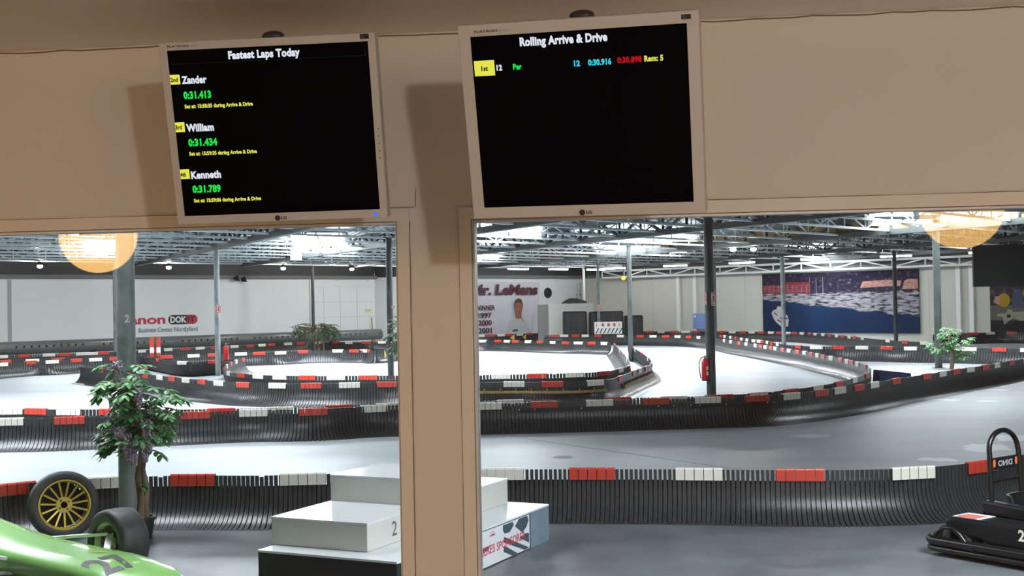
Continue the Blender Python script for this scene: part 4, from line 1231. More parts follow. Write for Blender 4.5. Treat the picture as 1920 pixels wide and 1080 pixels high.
for sy in (-1, 1):
    plab(MB().lathe([(0.0001, 0), (0.032, 0), (0.032, 0.001)], 24, Tr(0.2232 + HX, sy * 0.155, 0.70) @ Matrix.Rotation(math.pi / 2, 4, 'Y') @ Matrix.Diagonal((1.0, 0.55, 1, 1))).build('orange_disc', mat('disc_orange', (0.75, 0.16, 0.05), 0.5), hpn), 'orange oval')
# seat
sv, sf = [], []
prof = [(0.34, 0.46), (0.35, 0.43), (0.39, 0.34), (0.44, 0.22), (0.56, 0.15), (0.78, 0.17), (0.86, 0.22)]
for i, (x_, z_) in enumerate(prof):
    for k in range(9):
        u = (k - 4) / 4
        sv.append((x_ + 0.10 * abs(u) ** 3 * (1 if i < 4 else 0), u * 0.19, z_ + 0.10 * abs(u) ** 3 * (1 if i >= 3 else 0)))
n0 = len(sv)
for i, (x_, z_) in enumerate(prof):
    for k in range(9):
        a = sv[i * 9 + k]
        sv.append((a[0] - (0.02 if i < 4 else 0), a[1] * 1.06, a[2] - (0.02 if i >= 3 else 0)))
for i in range(len(prof) - 1):
    for k in range(8):
        a = i * 9 + k
        sf += [(a, a + 1, a + 10, a + 9), (a + n0, a + 9 + n0, a + 10 + n0, a + 1 + n0)]
m_ = len(prof)
for i in range(m_ - 1):
    sf += [(i * 9, i * 9 + 9, i * 9 + 9 + n0, i * 9 + n0), (i * 9 + 8, i * 9 + 8 + n0, i * 9 + 17 + n0, i * 9 + 17)]
for k in range(8):
    sf += [(k, k + n0, k + 1 + n0, k + 1), ((m_ - 1) * 9 + k, (m_ - 1) * 9 + k + 1, (m_ - 1) * 9 + k + 1 + n0, (m_ - 1) * 9 + k + n0)]
MB().add(sv, sf).build('seat', M_KART, kart, True)
bevel(MB().prism([(0.24, .30), (0.24, .42), (0.6, .40), (0.95, .36), (0.95, .28)], -0.30, -0.20).build('seat_side', M_KART, kart), 0.02)
fr_ = MB().prism([(1.35, .12), (1.35, .26), (1.55, .36), (1.75, .30), (1.9, .14)], -0.35, 0.35).build('front_fairing', M_KART, kart)
bevel(fr_, 0.04, 3)
MB().tube([(1.25 + 0.0 * a, 0.13 * math.cos(a * math.pi / 12), 0.52 + 0.13 * math.sin(a * math.pi / 12)) for a in range(24)], 0.013, 8, True).build('steering_wheel', M_KTUBE, kart, True)
MB().tube([(1.25, 0, 0.52), (1.5, 0, 0.25)], 0.012, 8).build('steering_column', M_KTUBE, kart)
MB().bar((1.25, -0.13, 0.52), (1.25, 0.13, 0.52), 0.03, 0.01).build('steering_spoke', M_KTUBE, kart)

SCUFFS = [(4.3, 17.2, 0.35, 0.55, -0.3), (3.39, 15.95, 0.28, 0.25, 0.0), (4.95, 18.4, 0.3, 0.5, -0.4), (5.45, 25.1, 0.35, 0.3, 0.2), (6.2, 24.7, 0.25, 0.2, 0.0), (7.2, 28.8, 0.5, 0.4, 0.2), (7.15, 27.6, 0.3, 0.3, 0.0), (2.15, 18.7, 0.35, 0.3, 0.1)]

# ------------------------------------------------------------------ things on and by the far walls
def on_wall(name, label, cat, w, s, z, off=0.0, group=None):
    return thing(name, label, cat, M=wallM(w, s, z, off), group=group)
# painted company lettering on the pale wall
t = on_wall('wall_sign', 'red and black company lettering painted on the pale wall', 'sign', 'L', -14.1, 1.06, 0.0)
M_CRED = mat('lettering_red', (0.50, 0.02, 0.06), 0.5)
plab(lettering('Canon', M_CRED, t, Tr(0, -0.012, 0), 0.0, 0.40, 2.32, 0.40, 0.035), 'red company name')
pill = MB()
x0, x1, z0, z1 = 2.46, 3.92, 0.36, 0.78
rr_ = (z1 - z0) / 2
poly = [(x0 + rr_ - rr_ * math.sin(a * math.pi / 10), (z0 + z1) / 2 + rr_ * math.cos(a * math.pi / 10)) for a in range(11)] + [(x0 + 0.93, z0), (x0 + 0.93, z1)]
pill.prism(poly, -0.012, -0.004)
pl_ = plab(pill.build('logo_pill', M_INK, t), 'black half of the pill logo')
poly = [(x0 + 0.93, z1), (x0 + 0.93, z0)] + [(x1 - rr_ + rr_ * math.sin(a * math.pi / 10), (z0 + z1) / 2 - rr_ * math.cos(a * math.pi / 10)) for a in range(11)]
pr_ = plab(MB().prism(poly, -0.012, -0.004).build('logo_pill', M_CRED, t), 'red half of the pill logo')
lettering('DOK', M_WHITE, pl_, Tr(0, -0.016, 0), x0 + 0.10, z0 + 0.07, 0.80, 0.28, 0.04)
lettering('IT', M_INK, pr_, Tr(0, -0.016, 0), x0 + 0.97, z0 + 0.07, 0.35, 0.28, 0.03)
plab(lettering('Business Center Nordjylland', mat('lettering_grey', (0.16, 0.2, 0.23), 0.6), t, Tr(0, -0.012, 0), 1.02, 0.045, 2.9, 0.20, 0.02), 'grey small lettering')
# long black pipe with rows of holes
t = thing('drain_pipe', 'long black plastic pipe with rows of small holes along the pale wall', 'pipe', (0, 0, 0))
pa, pb = C0 - E1 * 23 + E2 * 1.6 + ZUP * 0.68, C0 - E1 * 1.0 + E2 * 1.6 + ZUP * 0.68
t.location = (pa + pb) / 2 - ZUP * 0.68
t.rotation_euler = (0, 0, math.atan2(E1.y, E1.x))
L_ = (pb - pa).length
MB().tube([(-L_ / 2, 0, 0.68), (-L_ / 4, 0, 0.68), (0, 0, 0.68), (L_ / 4, 0, 0.68), (L_ / 2, 0, 0.68)], 0.26, 28).build('pipe_wall', mat('pipe_plastic', (0.11, 0.12, 0.118), 0.33), t, True)
mb = MB()
for i in range(int(L_ / 0.30)):
    if i % 12 in (10, 11):
        continue
    x_ = -L_ / 2 + 0.2 + i * 0.30
    mb.lathe([(0.0001, 0), (0.048, 0)], 8, Tr(x_, -0.261 * math.cos(0.1), 0.68 + 0.05) @ Matrix.Rotation(math.pi / 2, 4, 'X'))
hl = mb.build('drain_holes', M_BACKING, t)
hl['kind'] = 'stuff'
mb = MB()
for i in range(int(L_ / 3)):
    mb.box((-L_ / 2 + 1 + i * 3, -0.16, 0), (-L_ / 2 + 1.12 + i * 3, 0.16, 0.45))
mb.build('pipe_support', M_TRUSS, t)
# floodlights on the pale wall
t = on_wall('floodlight', 'pair of small black floodlights high on the pale wall', 'light', 'L', -8.25, 3.3, 0.0)
MB().bar((0, 0, 0.2), (0, -0.3, 0.1), 0.05).build('arm', M_BLACK, t)
for sx in (-.18, .2):
    MB().lathe([(0.05, 0), (0.15, 0.2), (0.14, 0.22), (0.0001, 0.18)], 16, Tr(sx, -0.3, 0.08 - .1 * sx) @ Matrix.Rotation(math.radians(70), 4, 'Y') @ Matrix.Rotation(0.5, 4, 'X')).build('lamp_head', M_BLACK, t, True)
t = on_wall('exit_sign', 'pale yellow exit sign on the wall panels near the corner', 'sign', 'L', -0.62, 1.74, 0.0)
MB().box((0, -0.03, 0), (0.42, 0, 0.22)).build('panel', mat('exit_pale', (0.72, 0.74, 0.5), 0.5), t)
lettering('EXIT', mat('exit_text', (0.3, 0.36, 0.12), 0.6), t, Tr(0, -0.033, 0), 0.06, 0.06, 0.3, 0.1, 0.02)
t = on_wall('broom', 'brown wooden broom leaning in the wall corner', 'broom', 'L', -0.35, 0, 0.35)
MB().tube([(-0.15, -0.1, 0.3), (0.05, 0.25, 1.5)], 0.03, 8).build('handle', M_BEAM, t)
MB().prism([(-0.45, 0), (0.0, 0), (-0.1, 0.4), (-0.18, 0.4)], -0.2, -0.02).build('bristles', mat('bristle_brown', (0.25, 0.15, 0.09), 0.9), t)
# Le Mans banner (cloth) in the middle wall
t = on_wall('banner', 'white cloth banner with maroon lettering and a driver portrait', 'banner', 'B', -9.4, 0.0, 0.12)
gw, gh, NX, NZ = 5.55, 2.85, 40, 14
vs, fs = [], []
for th in (0, 0.006):
    for j in range(NZ + 1):
        for i in range(NX + 1):
            u, v = i / NX, j / NZ
            sl = 0.05 * (1 - v) * math.sin(u * 30 + v * 3) + 0.03 * math.sin(u * 55) * (1 - v)
            cut = 0.55 * (1 - v) ** 2.2 if u > 0.9 else 0
            vs.append((u * gw - cut * (u - 0.9) / 0.1, sl + th, 0.38 + v * gh))
n0 = (NX + 1) * (NZ + 1)
for j in range(NZ):
    for i in range(NX):
        a = j * (NX + 1) + i
        fs += [(a, a + 1, a + NX + 2, a + NX + 1), (a + n0, a + NX + 1 + n0, a + NX + 2 + n0, a + 1 + n0)]
cl = MB().add(vs, fs).build('cloth', mat('banner_cloth', (0.60, 0.58, 0.62), 0.8), t, True)
M_MAR = mat('banner_maroon', (0.06, 0.003, 0.022), 0.6)
YB = Tr(0, -0.085, 0)
plab(lettering('Mr. LeMans', M_MAR, cl, YB, 0.28, 2.53, 5.05, 0.58, 0.05, 0.12), 'maroon headline')
plab(lettering('WINNER', M_MAR, cl, YB, 0.55, 1.74, 1.46, 0.27, 0.03), 'maroon word')
for s_, z_ in (('1997', 1.33), ('2000', 0.94), ('2001', 0.53)):
    plab(lettering(s_, M_MAR, cl, YB, 0.75, z_, 1.0, 0.28, 0.03), 'maroon year')
def flat(parent, name, m, pts, y0=-0.083, y1=-0.080, label=None):
    o = MB().prism(pts, y0, y1).build(name, m, parent)
    return plab(o, label) if label else o
def oval(cx_, cz_, rx, rz_, n=24):
    return [(cx_ + rx * math.cos(2 * math.pi * k / n), cz_ + rz_ * math.sin(2 * math.pi * k / n)) for k in range(n)]
flat(cl, 'printed_suit', mat('print_suit', (0.50, 0.51, 0.53), 0.8), [(2.75, .45), (4.75, .45), (4.55, .75), (4.35, 1.15), (4.05, 1.32), (3.55, 1.32), (3.1, 1.12), (2.9, .75)], label='printed pale race suit')
flat(cl, 'printed_neck', mat('print_skin', (0.30, 0.12, 0.09), 0.8), [(3.62, 1.25), (4.0, 1.25), (4.02, 1.6), (3.58, 1.6)], -0.086, -0.083)
flat(cl, 'printed_face', MATS['print_skin'], oval(3.8, 1.85, .29, .42), -0.089, -0.086, 'printed face')
flat(cl, 'printed_hair', mat('print_hair', (0.09, 0.04, 0.035), 0.8), [(3.48, 1.75), (3.5, 2.1), (3.62, 2.3), (3.82, 2.36), (4.02, 2.28), (4.12, 2.08), (4.12, 1.75), (4.06, 1.95), (3.98, 2.12), (3.62, 2.12), (3.54, 1.95)], -0.092, -0.089, 'printed short dark hair')
flat(cl, 'printed_collar', mat('print_dark', (0.08, 0.085, 0.09), 0.8), [(4.0, 1.3), (4.06, 1.28), (4.16, 1.1), (4.12, 1.08)], -0.086, -0.083)
flat(cl, 'printed_patch', MATS['print_dark'], [(3.3, .55), (3.7, .57), (3.7, .68), (3.3, .66)], -0.086, -0.083)
flat(cl, 'printed_features', MATS['print_hair'], [(3.66, 1.9), (3.76, 1.9), (3.76, 1.93), (3.66, 1.93)], -0.092, -0.089)
flat(cl, 'printed_features', MATS['print_hair'], [(3.85, 1.9), (3.95, 1.9), (3.95, 1.93), (3.85, 1.93)], -0.092, -0.089)
flat(cl, 'printed_features', MATS['print_hair'], [(3.71, 1.62), (3.9, 1.62), (3.9, 1.64), (3.71, 1.64)], -0.092, -0.089)
# round fan, pipes
t = on_wall('wall_fan', 'round dark ventilation fan on the wall beside the banner', 'fan', 'B', -3.08, 2.64, 0.0)
MB().lathe([(0.29, 0), (0.29, 0.06), (0.24, 0.06), (0.24, 0.02), (0.0001, 0.02)], 28, Matrix.Rotation(math.pi / 2, 4, 'X')).build('housing', M_BLACK, t, True)
mb = MB()
for k in range(5):
    a = k * 1.2566
    mb.bar((0, -0.04, 0), (0.23 * math.cos(a), -0.04, 0.23 * math.sin(a)), 0.10, 0.02)
mb.build('blade', MATS['print_dark'], t)
for s_, lb in ((-0.62, 'left'), (-0.32, 'right')):
    t = on_wall('vent_pipe', 'grey vertical wall pipe above the cabinet, %s one of two' % lb, 'pipe', 'B', s_, 1.9, 0.1)
    MB().tube([(0, 0, 0), (0, 0, 1.3)], 0.06, 12).build('pipe_wall', mat('pipe_grey', (0.45, 0.46, 0.45), 0.5), t, True)
    MB().box((-0.09, 0.04, 0.6), (0.09, 0.1, 0.64)).build('clamp', M_TRUSS, t)
# white cabinet with a grey side, things on its top
XV, YV = Vector((0.9925, 0.1219, 0)), Vector((-0.1219, 0.9925, 0))
MC = frame(Vector((-5.97, 64.15, 0)), XV, YV, ZUP)
t = thing('storage_cabinet', 'large white cabinet with a grey side beside the banner', 'cabinet', M=MC)
MB().box((0.0, 0, 0), (2.35, 1.2, 2.02)).build('body', mat('cabinet_white', (0.80, 0.80, 0.76), 0.5), t)
MB().box((-0.55, 0.1, 0), (-0.005, 1.0, 1.98)).build('grey_door', mat('cabinet_grey', (0.27, 0.26, 0.25), 0.6), t)
t = thing('scrap_pile', 'low dark heap of parts on top of the white cabinet', 'pile', M=MC @ Tr(0.7, 0.3, 2.02))
mb = MB()
mb.prism([(0, 0), (1.35, 0), (1.3, .12), (.95, .22), (.35, .24), (.1, .10)], 0, 0.5)
mb.build('tarpaulin', M_BLACK, t)
mb = MB()
mb.box((0.4, 0.1, 0.22), (0.9, 0.3, 0.28))
mb.build('plank', M_TRUSS, t)
# stacks of black barrier sections
def stack(x, y, w, d, h, label):
    t = thing('barrier_stack', label, 'stack', M=frame(Vector((x, y, 0)), XV, YV, ZUP))
    b = bevel(MB().box((0, 0, 0), (w, d, h)).build('wrapped_block', M_BLACK, t), 0.08, 3)
    n = max(2, int(w / 0.6))
    for k in range(n):
        MB().box((w * (k + .3) / n, -0.05, 0.1), (w * (k + .5) / n, 0.02, h - 0.08)).build('rib', mat('stack_rib', (0.022, 0.024, 0.03), 0.5), t)
    for z_ in (0.35, 0.7):
        MB().box((0.05, -0.03, h * z_), (w - 0.05, 0.0, h * z_ + 0.05)).build('strap', MATS['stack_rib'], t)
stack(-5.05, 62.3, 1.2, 1.0, 1.62, 'tall black wrapped block in front of the white cabinet')
stack(-3.73, 62.8, 1.72, 1.0, 1.60, 'black stack behind the striped board')
stack(-1.98, 63.8, 0.95, 0.9, 1.35, 'lower black stack right of the striped board')
# red and white striped board
MB_ = frame(Vector((-3.36, 60.2, 0)), XV, YV, ZUP)
t = thing('barrier_board', 'white barrier board with red squares and dark diagonal stripes', 'board', M=MB_)
MB().box((0, 0, 0.50), (1.36, 0.04, 1.09)).build('panel', M_WHITE, t)
for k in range(5):
    MB().box((0.08 + k * 0.28, -0.004, 0.87), (0.14 + k * 0.28 + (0.06 if 0 < k < 4 else -0.02), 0, 1.02)).build('red_square', M_RED, t)
for k in range(7):
    x_ = 0.04 + k * 0.19
    MB().prism([(x_, .53), (x_ + .06, .53), (x_ + .20, .78), (x_ + .14, .78)], -0.004, 0).build('dark_stripe', M_INK, t)
for x_ in (0.15, 1.2):
    MB().box((x_, 0.04, 0), (x_ + 0.05, 0.08, 0.7)).build('leg', M_BLACK, t)
# blue panel
t = on_wall('notice_board', 'pale blue board on the beige wall behind the middle post', 'board', 'R', 7.85, 0.55, 0.18)
MB().box((0, 0, 0), (0.95, 0.03, 0.82)).build('panel', mat('board_blue', (0.20, 0.30, 0.62), 0.5), t)
MB().box((0.05, -0.005, 0.62), (0.17, 0, 0.72)).build('paper', M_WHITE, t)
mb = MB()
for x_ in (0, 0.92):
    mb.box((x_, -0.012, 0), (x_ + 0.03, 0, 0.82))
mb.build('board_frame', mat('board_frame', (0.3, 0.35, 0.45), 0.5), t)
# harbour print
def mural():
    m = bpy.data.materials.new('harbour_print')
    m.use_nodes = True
    nt = m.node_tree
    N, L = nt.nodes.new, nt.links.new
    b = nt.nodes['Principled BSDF']
    b.inputs['Roughness'].default_value = 0.7
    b.inputs['Specular IOR Level'].default_value = 0.08
    tc = N('ShaderNodeTexCoord')
    sp = N('ShaderNodeSeparateXYZ')
    L(tc.outputs['Object'], sp.inputs[0])
    def noise(scale, xyz, det=4):
        mp = N('ShaderNodeMapping')
        mp.inputs['Scale'].default_value = xyz
        L(tc.outputs['Object'], mp.inputs[0])
        n = N('ShaderNodeTexNoise')
        n.inputs['Scale'].default_value = scale
        n.inputs['Detail'].default_value = det
        L(mp.outputs[0], n.inputs['Vector'])
        return n.outputs['Fac']
    def math_(op, a, c):
        x = N('ShaderNodeMath')
        x.operation = op
        for i, v in enumerate((a, c)):
            if isinstance(v, (int, float)):
                x.inputs[i].default_value = v
            else:
                L(v, x.inputs[i])
        return x.outputs[0]
    def ramp(f, stops, interp='LINEAR'):
        r = N('ShaderNodeValToRGB')
        r.color_ramp.interpolation = interp
        e = r.color_ramp.elements
        while len(e) < len(stops):
            e.new(0.5)
        for k, (p, c) in enumerate(stops):
            e[k].position = p
            e[k].color = (*c, 1)
        L(f, r.inputs[0])
        return r.outputs[0]
    def mix(f, a, c):
        x = N('ShaderNodeMix')
        x.data_type = 'RGBA'
        L(f, x.inputs[0])
        L(a, x.inputs[6])
        L(c, x.inputs[7])
        return x.outputs[2]
    # water line rises to the left: z + 0.09 x + wobble
    line = math_('ADD', math_('ADD', sp.outputs['Z'], math_('MULTIPLY', sp.outputs['X'], 0.105)), math_('MULTIPLY', math_('SUBTRACT', noise(1.2, (1, 1, 1)), 0.5), 0.5))
    water = ramp(noise(0.5, (1, 1, 0.5)), [(0.3, (0.005, 0.014, 0.042)), (0.7, (0.008, 0.028, 0.075))])
    boats = ramp(noise(2.6, (0.9, 1, 4.5), 5), [(0.40, (0.02, 0.02, 0.035)), (0.47, (0.20, 0.185, 0.21)), (0.60, (0.33, 0.305, 0.32))])
    hill = ramp(noise(5, (1, 1, 1.3), 6), [(0.42, (0.014, 0.012, 0.03)), (0.58, (0.032, 0.027, 0.048)), (0.72, (0.17, 0.14, 0.18))])
    isb = ramp(math_('MULTIPLY', line, 0.5), [(0.83, (0, 0, 0)), (0.85, (1, 1, 1))])
    up = math_('ADD', sp.outputs['Z'], math_('MULTIPLY', math_('SUBTRACT', noise(3, (1, 1, 0.3)), 0.5), 0.35))
    ish = ramp(math_('MULTIPLY', up, 0.3), [(0.575, (0, 0, 0)), (0.59, (1, 1, 1))])
    c = mix(isb, water, boats)
    c = mix(ish, c, hill)
    L(c, b.inputs['Base Color'])
    return m
t = on_wall('harbour_print', 'wide harbour photograph print hung on the beige wall', 'mural', 'R', 12.15, 0.36, 0.10)
pn = MB().box((0, 0, 0), (8.42, 0.03, 2.95)).build('canvas', mural(), t)
M_PB = mat('print_red_house', (0.22, 0.04, 0.05), 0.6, noise=(6, (0.10, 0.02, 0.035), 0.4, 0.6))
M_PL = mat('print_light', (0.38, 0.34, 0.35), 0.6)
M_PO = mat('print_orange_house', (0.40, 0.14, 0.085), 0.6, noise=(5, (0.42, 0.30, 0.28), 0.4, 0.6, (1, 1, 2)))
flat(pn, 'printed_house', M_PB, [(0.03, 1.98), (2.75, 1.93), (2.75, 2.50), (1.4, 2.52), (1.38, 2.38), (0.03, 2.38)], -0.004, 0, 'printed red house row')
for k in range(10):
    x_ = 0.15 + k * 0.265
    flat(pn, 'printed_windows', mat('print_pink', (0.42, 0.2, 0.2), 0.6), [(x_, 2.02), (x_ + .02, 2.02), (x_ + .02, 2.36), (x_, 2.36)], -0.006, -0.004)
for k in range(4):
    z_ = 2.05 + k * 0.1
    flat(pn, 'printed_floors', MATS['print_pink'], [(0.1, z_), (2.7, z_), (2.7, z_ + .012), (0.1, z_ + .012)], -0.006, -0.004)
flat(pn, 'printed_house', M_PO, [(5.45, 2.15), (6.9, 2.2), (7.5, 2.2), (7.55, 2.45), (6.9, 2.50), (6.2, 2.48), (5.6, 2.46)], -0.004, 0, 'printed orange waterfront buildings')
flat(pn, 'printed_house', M_PO, [(7.6, 2.05), (8.38, 2.05), (8.38, 2.5), (7.9, 2.52), (7.7, 2.42)], -0.004, 0, 'printed orange buildings at the right edge')
for x_ in (3.08, 3.45, 2.72):
    flat(pn, 'printed_mast', M_PL, [(x_, 1.8), (x_ + .02, 1.8), (x_ + .015, 2.72), (x_ + .005, 2.72)], -0.004, 0)
flat(pn, 'printed_yacht', M_PL, [(0.52, 1.02), (0.62, 1.12), (0.85, 1.22), (0.85, 1.33), (1.15, 1.30), (1.28, 1.08), (1.44, 0.86), (1.50, 0.62), (1.46, 0.32), (1.05, 0.33), (0.75, 0.55), (0.58, 0.8)], -0.004, 0, 'printed white yacht')
for a in (((0.66, 1.0), (0.85, 0.85)), ((1.15, 0.98), (1.42, 0.88)), ((1.0, 0.72), (1.45, 0.68)), ((0.85, 0.62), (1.1, 0.5))):
    (xa, za), (xb, zb) = a
    flat(pn, 'printed_yacht_window', mat('print_navy', (0.01, 0.02, 0.06), 0.6), [(xa, za), (xb, zb), (xb, zb + .06), (xa, za + .07)], -0.006, -0.004)
# race poster on the right
t = on_wall('race_poster', 'dark race poster with yellow helmets, below the hanging dark panel', 'poster', 'R', 23.87, 0.0, 0.10)
pn = MB().box((0, 0, 0.3), (3.6, 0.03, 3.0)).build('sheet', mat('poster_dark', (0.03, 0.03, 0.036), 0.6, noise=(4, (0.11, 0.06, 0.07), 0.5, 0.62)), t)
M_PY = mat('poster_yellow', (0.33, 0.21, 0.02), 0.6)
M_PW = mat('poster_cream', (0.27, 0.255, 0.19), 0.6)
M_PG = mat('poster_grey', (0.10, 0.105, 0.10), 0.6)
flat(pn, 'printed_ground', M_PG, [(0.0, 0.9), (3.6, 0.9), (3.6, 1.6), (0.0, 1.6)], -0.004, 0)
flat(pn, 'printed_road', mat('poster_black', (0.02, 0.02, 0.025), 0.6), [(0.0, 0.3), (3.6, 0.3), (3.6, 0.92), (0.0, 0.95)], -0.005, 0)
flat(pn, 'printed_helmet', M_PY, oval(0.62, 1.82, .27, .30), -0.006, -0.004, 'printed yellow helmet')
flat(pn, 'printed_helmet', M_PY, oval(1.75, 2.1, .30, .34), -0.006, -0.004, 'printed yellow helmet')
flat(pn, 'printed_visor', mat('poster_pink', (0.40, 0.22, 0.2), 0.6), [(0.15, 1.75), (0.4, 1.6), (0.45, 2.0), (0.25, 2.0)], -0.008, -0.006)
flat(pn, 'printed_crew', mat('poster_blue', (0.06, 0.075, 0.12), 0.6), [(0.95, 1.5), (1.5, 1.5), (1.35, 2.3), (1.05, 2.3)], -0.006, -0.004)
flat(pn, 'printed_car', M_PW, [(0.3, 1.22), (0.75, 1.28), (0.75, 1.42), (0.95, 1.42), (1.0, 1.3), (2.4, 1.38), (2.4, 0.92), (1.3, 0.92), (1.0, 1.05), (0.6, 0.75), (0.55, 1.1), (0.3, 1.12)], -0.006, -0.004, 'printed pale race car')
flat(pn, 'printed_hole', MATS['poster_black'], oval(0.82, 1.13, .09, .07), -0.008, -0.006)
# hanging dark display panel
MS = frame(Vector((10.07, 41.5, 2.33)), XV, YV, ZUP)
t = thing('hanging_panel', 'large dark slatted display panel hanging under the roof at the right', 'panel', M=MS)
MB().box((0, 0, 0), (2.6, 0.12, 1.36)).build('panel', mat('panel_dark', (0.011, 0.015, 0.017), 0.7), t)
mb = MB()
for k in range(1, 7):
    mb.box((0.15, -0.006, k * 0.19), (2.6, 0, k * 0.19 + 0.012))
mb.box((0, -0.008, 0), (0.10, 0, 1.36))
mb.build('slat_groove', mat('panel_groove', (0.004, 0.005, 0.006), 0.7), t)
for x_ in (0.3, 2.2):
    MB().tube([(x_, 0.06, 1.36), (x_, 0.06, 2.5)], 0.02, 8).build('hanger', M_TRUSS, t)
# tall delineator posts by the left loop
for k, (x_, y_, lb) in enumerate(((-18.0, 41.6, 'left of the pair'), (-17.78, 41.66, 'right of the pair'))):
    t = thing('marker_post', 'red and white marker post behind the loop barrier, %s' % lb, 'post', (x_, y_, 0))
    for j, (a, b_, m) in enumerate(((0.03, 0.55, M_RED), (0.55, 0.75, M_WHITE), (0.75, 1.1, M_RED))):
        plab(MB().box((-0.07, -0.02, a), (0.07, 0.02, b_)).build('band', m, t), 'white band' if m is M_WHITE else 'red band')
    MB().box((-0.1, -0.1, 0), (0.1, 0.1, 0.035)).build('foot', M_BLACK, t)
# white stake, blue sheet, white sheet
t = thing('stake', 'thin white stake against the right-hand dark barrier', 'stake', (10.85, 37.55, 0))
MB().tube([(0, 0, 0), (-0.05, 0.0, 0.5)], 0.025, 8).build('rod', M_WHITE, t)
MB().lathe([(0.0001, 0), (0.06, 0), (0.05, 0.03), (0.0001, 0.03)], 12).build('foot', M_WHITE, t)
t = thing('tarpaulin', 'dark blue folded sheet on the floor behind the second barrier', 'tarpaulin', (4.96, 29.3, 0), math.radians(7))
MB().add([(0, 0, 0), (.75, 0, 0), (.75, .6, 0), (0, .6, 0), (0, .1, .36), (.75, .1, .27), (.72, .5, .25), (0, .5, .35)], [(0, 3, 2, 1), (4, 5, 6, 7), (0, 1, 5, 4), (1, 2, 6, 5), (2, 3, 7, 6), (3, 0, 4, 7)]).build('sheet', mat('tarp_blue', (0.008, 0.02, 0.10), 0.5), t)
# black foam-like manhole cover in the track floor
t = thing('manhole_cover', 'round dark manhole cover in the grey track floor', 'manhole cover', (-1.36, 16.3, 0))
MB().lathe([(0.0001, 0.004), (0.12, 0.004), (0.125, 0.0)], 40).build('lid', mat('manhole_iron', (0.08, 0.085, 0.09), 0.5), t)
plab(MB().lathe([(0.125, 0.003), (0.17, 0.003), (0.175, 0.0), (0.125, 0.0)], 40, closed=True).build('collar', mat('manhole_collar', (0.36, 0.38, 0.40), 0.5), t), 'pale ring of filler')
# box loudspeaker hanging by the left skylight
t = thing('loudspeaker', 'pale grey box loudspeaker hanging beside the left skylight', 'speaker', (-13.3, 43.6, 4.0))
MB().box((-0.17, -0.15, -0.2), (0.17, 0.15, 0.25)).build('cabinet', mat('speaker_grey', (0.5, 0.48, 0.44), 0.5), t)
MB().box((-0.14, -0.16, -0.16), (0.14, -0.15, 0.21)).build('grille', mat('speaker_grille', (0.36, 0.35, 0.32), 0.7), t)
MB().tube([(0, 0, 0.25), (0, 0, 0.95)], 0.015, 8).build('hanger', M_TRUSS, t)
# high-bay lamps
LAMP = emat('highbay_lamp', (1.0, 0.97, 0.93), 760.0, 'FRONT_BACK')
def lamp_at(p, lb):
    t = thing('high_bay_lamp', 'small glowing lamp under the roof, %s' % lb, 'lamp', p)
    MB().lathe([(0.05, 0.2), (0.12, 0.10), (0.12, 0.07), (0.11, 0.07), (0.05, 0.18)], 20, closed=True).build('lamp_shade', M_TRUSS, t, True)
    MB().ball((0, 0, 0.02), 0.095, 14, 8, (1, 1, 0.6)).build('diffuser', LAMP, t, True)
    MB().tube([(0, 0, 0.2), (0, 0, 0.80)], 0.012, 6).build('cord', M_TRUSS, t)
for s_, lb in ((-19.0, 'far left above the plain end of the pale wall'), (-13.6, 'above the red company lettering'), (-8.0, 'beside the black floodlights'), (-4.2, 'above the palm-like plant'), (-0.9, 'by the wall corner near the window pier')):
    lamp_at(C0 + E1 * s_ + E2 * 3.6 + ZUP * 3.78, lb)
for x_, y_, lb in ((2.5, 44.0, 'left of a close pair, right window'), (3.2, 43.9, 'right of a close pair, right window')):
    lamp_at((x_, y_, 3.8), lb)
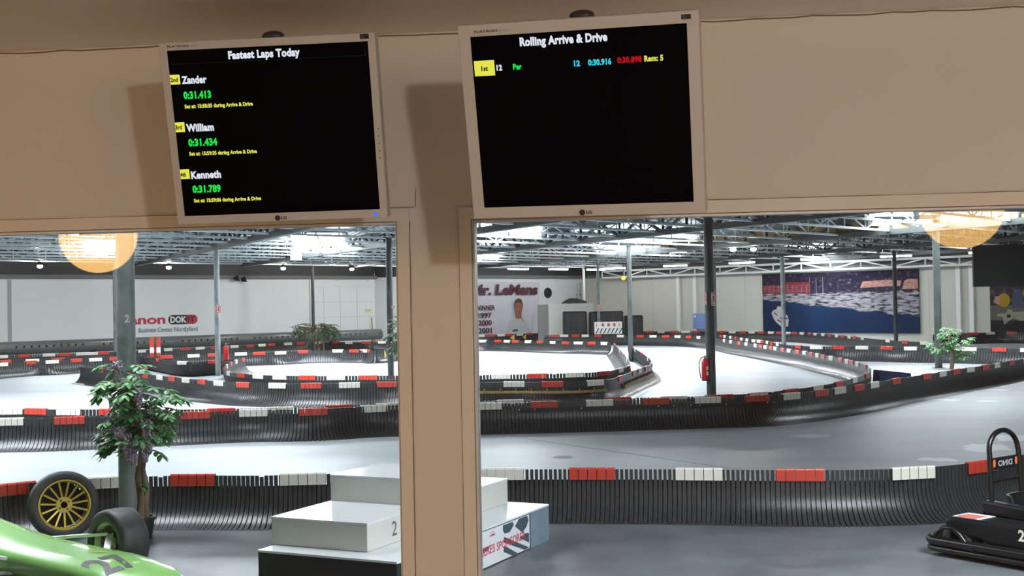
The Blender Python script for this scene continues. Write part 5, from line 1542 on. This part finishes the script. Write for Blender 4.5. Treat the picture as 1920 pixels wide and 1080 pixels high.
# fluorescent battens along the banner wall and the beige wall
TUBE = emat('fluorescent_tube', (0.95, 0.98, 1.0), 135.0, 'FRONT_BACK')
proto = None
spots = [('B', C2 + E1 * k + E2 * 3.2, E1) for k in (-8.6, -5.6, -2.6)] + [('R', C2 + E2 * k - E1 * 3.4, E2) for k in (5.2, 9.2, 13.2, 17.2, 21.2, 25.2, 29.2)]
for w_, p_, d_ in spots:
    M_ = frame(p_ + ZUP * 3.82, d_, ZUP.cross(d_), ZUP)
    if proto is None:
        proto = thing('fluorescent_batten', '', 'lamp', M=M_)
        MB().box((-0.75, -0.05, 0.03), (0.75, 0.05, 0.09)).build('housing', M_WHITE, proto)
        MB().tube([(-0.72, 0, 0), (0.72, 0, 0)], 0.028, 10).build('tube', TUBE, proto)
        MB().bar((-0.6, 0, 0.09), (-0.6, 0, 0.7), 0.012).build('hanger', M_TRUSS, proto)
        MB().bar((0.6, 0, 0.09), (0.6, 0, 0.7), 0.012).build('hanger', M_TRUSS, proto)
        t = proto
    else:
        t = copy_tree(proto)
        t.matrix_world = M_
    t['label'] = 'white fluorescent batten under the roof before the banner wall' if w_ == 'B' else 'white fluorescent batten under the roof along the beige wall'
    t['group'] = 'battens before the banner wall' if w_ == 'B' else 'battens along the beige wall'
t = thing('warning_lamp', 'tiny amber warning lamp under the roof above the beige wall', 'lamp', (-1.9, 60.3, 3.22))
MB().ball((0, 0, 0), 0.10, 12, 8).build('lens', emat('amber_lens', (1.0, 0.45, 0.05), 3.0), t, True)
MB().tube([(0, 0, 0.08), (0, 0, 0.78)], 0.02, 8).build('stem', M_TRUSS, t)
# worn white scuffs on the right part of the track floor
def scuff(x, y, rx, ry, rz, seed):
    rg = random.Random(seed)
    n = 22
    pts = [(rx * math.cos(2 * math.pi * k / n) * rg.uniform(.55, 1.1), ry * math.sin(2 * math.pi * k / n) * rg.uniform(.5, 1.1)) for k in range(n)]
    mb = MB().add([(a, b, 0.002) for a, b in pts], [tuple(range(n))])
    o = mb.build('floor_marking', mat('scuff_white', (0.62, 0.64, 0.66), 0.4), None)
    o.location = (x, y, 0)
    o.rotation_euler = (0, 0, rz)
    struct(o)
struct(MB().bar((-2.53, 19.05, 0.001), (1.31, 14.55, 0.001), 0.02, 0.003).build('floor_marking', mat('floor_seam', (0.2, 0.215, 0.23), 0.5)))
for i, a in enumerate(SCUFFS):
    scuff(*a, i + 3)
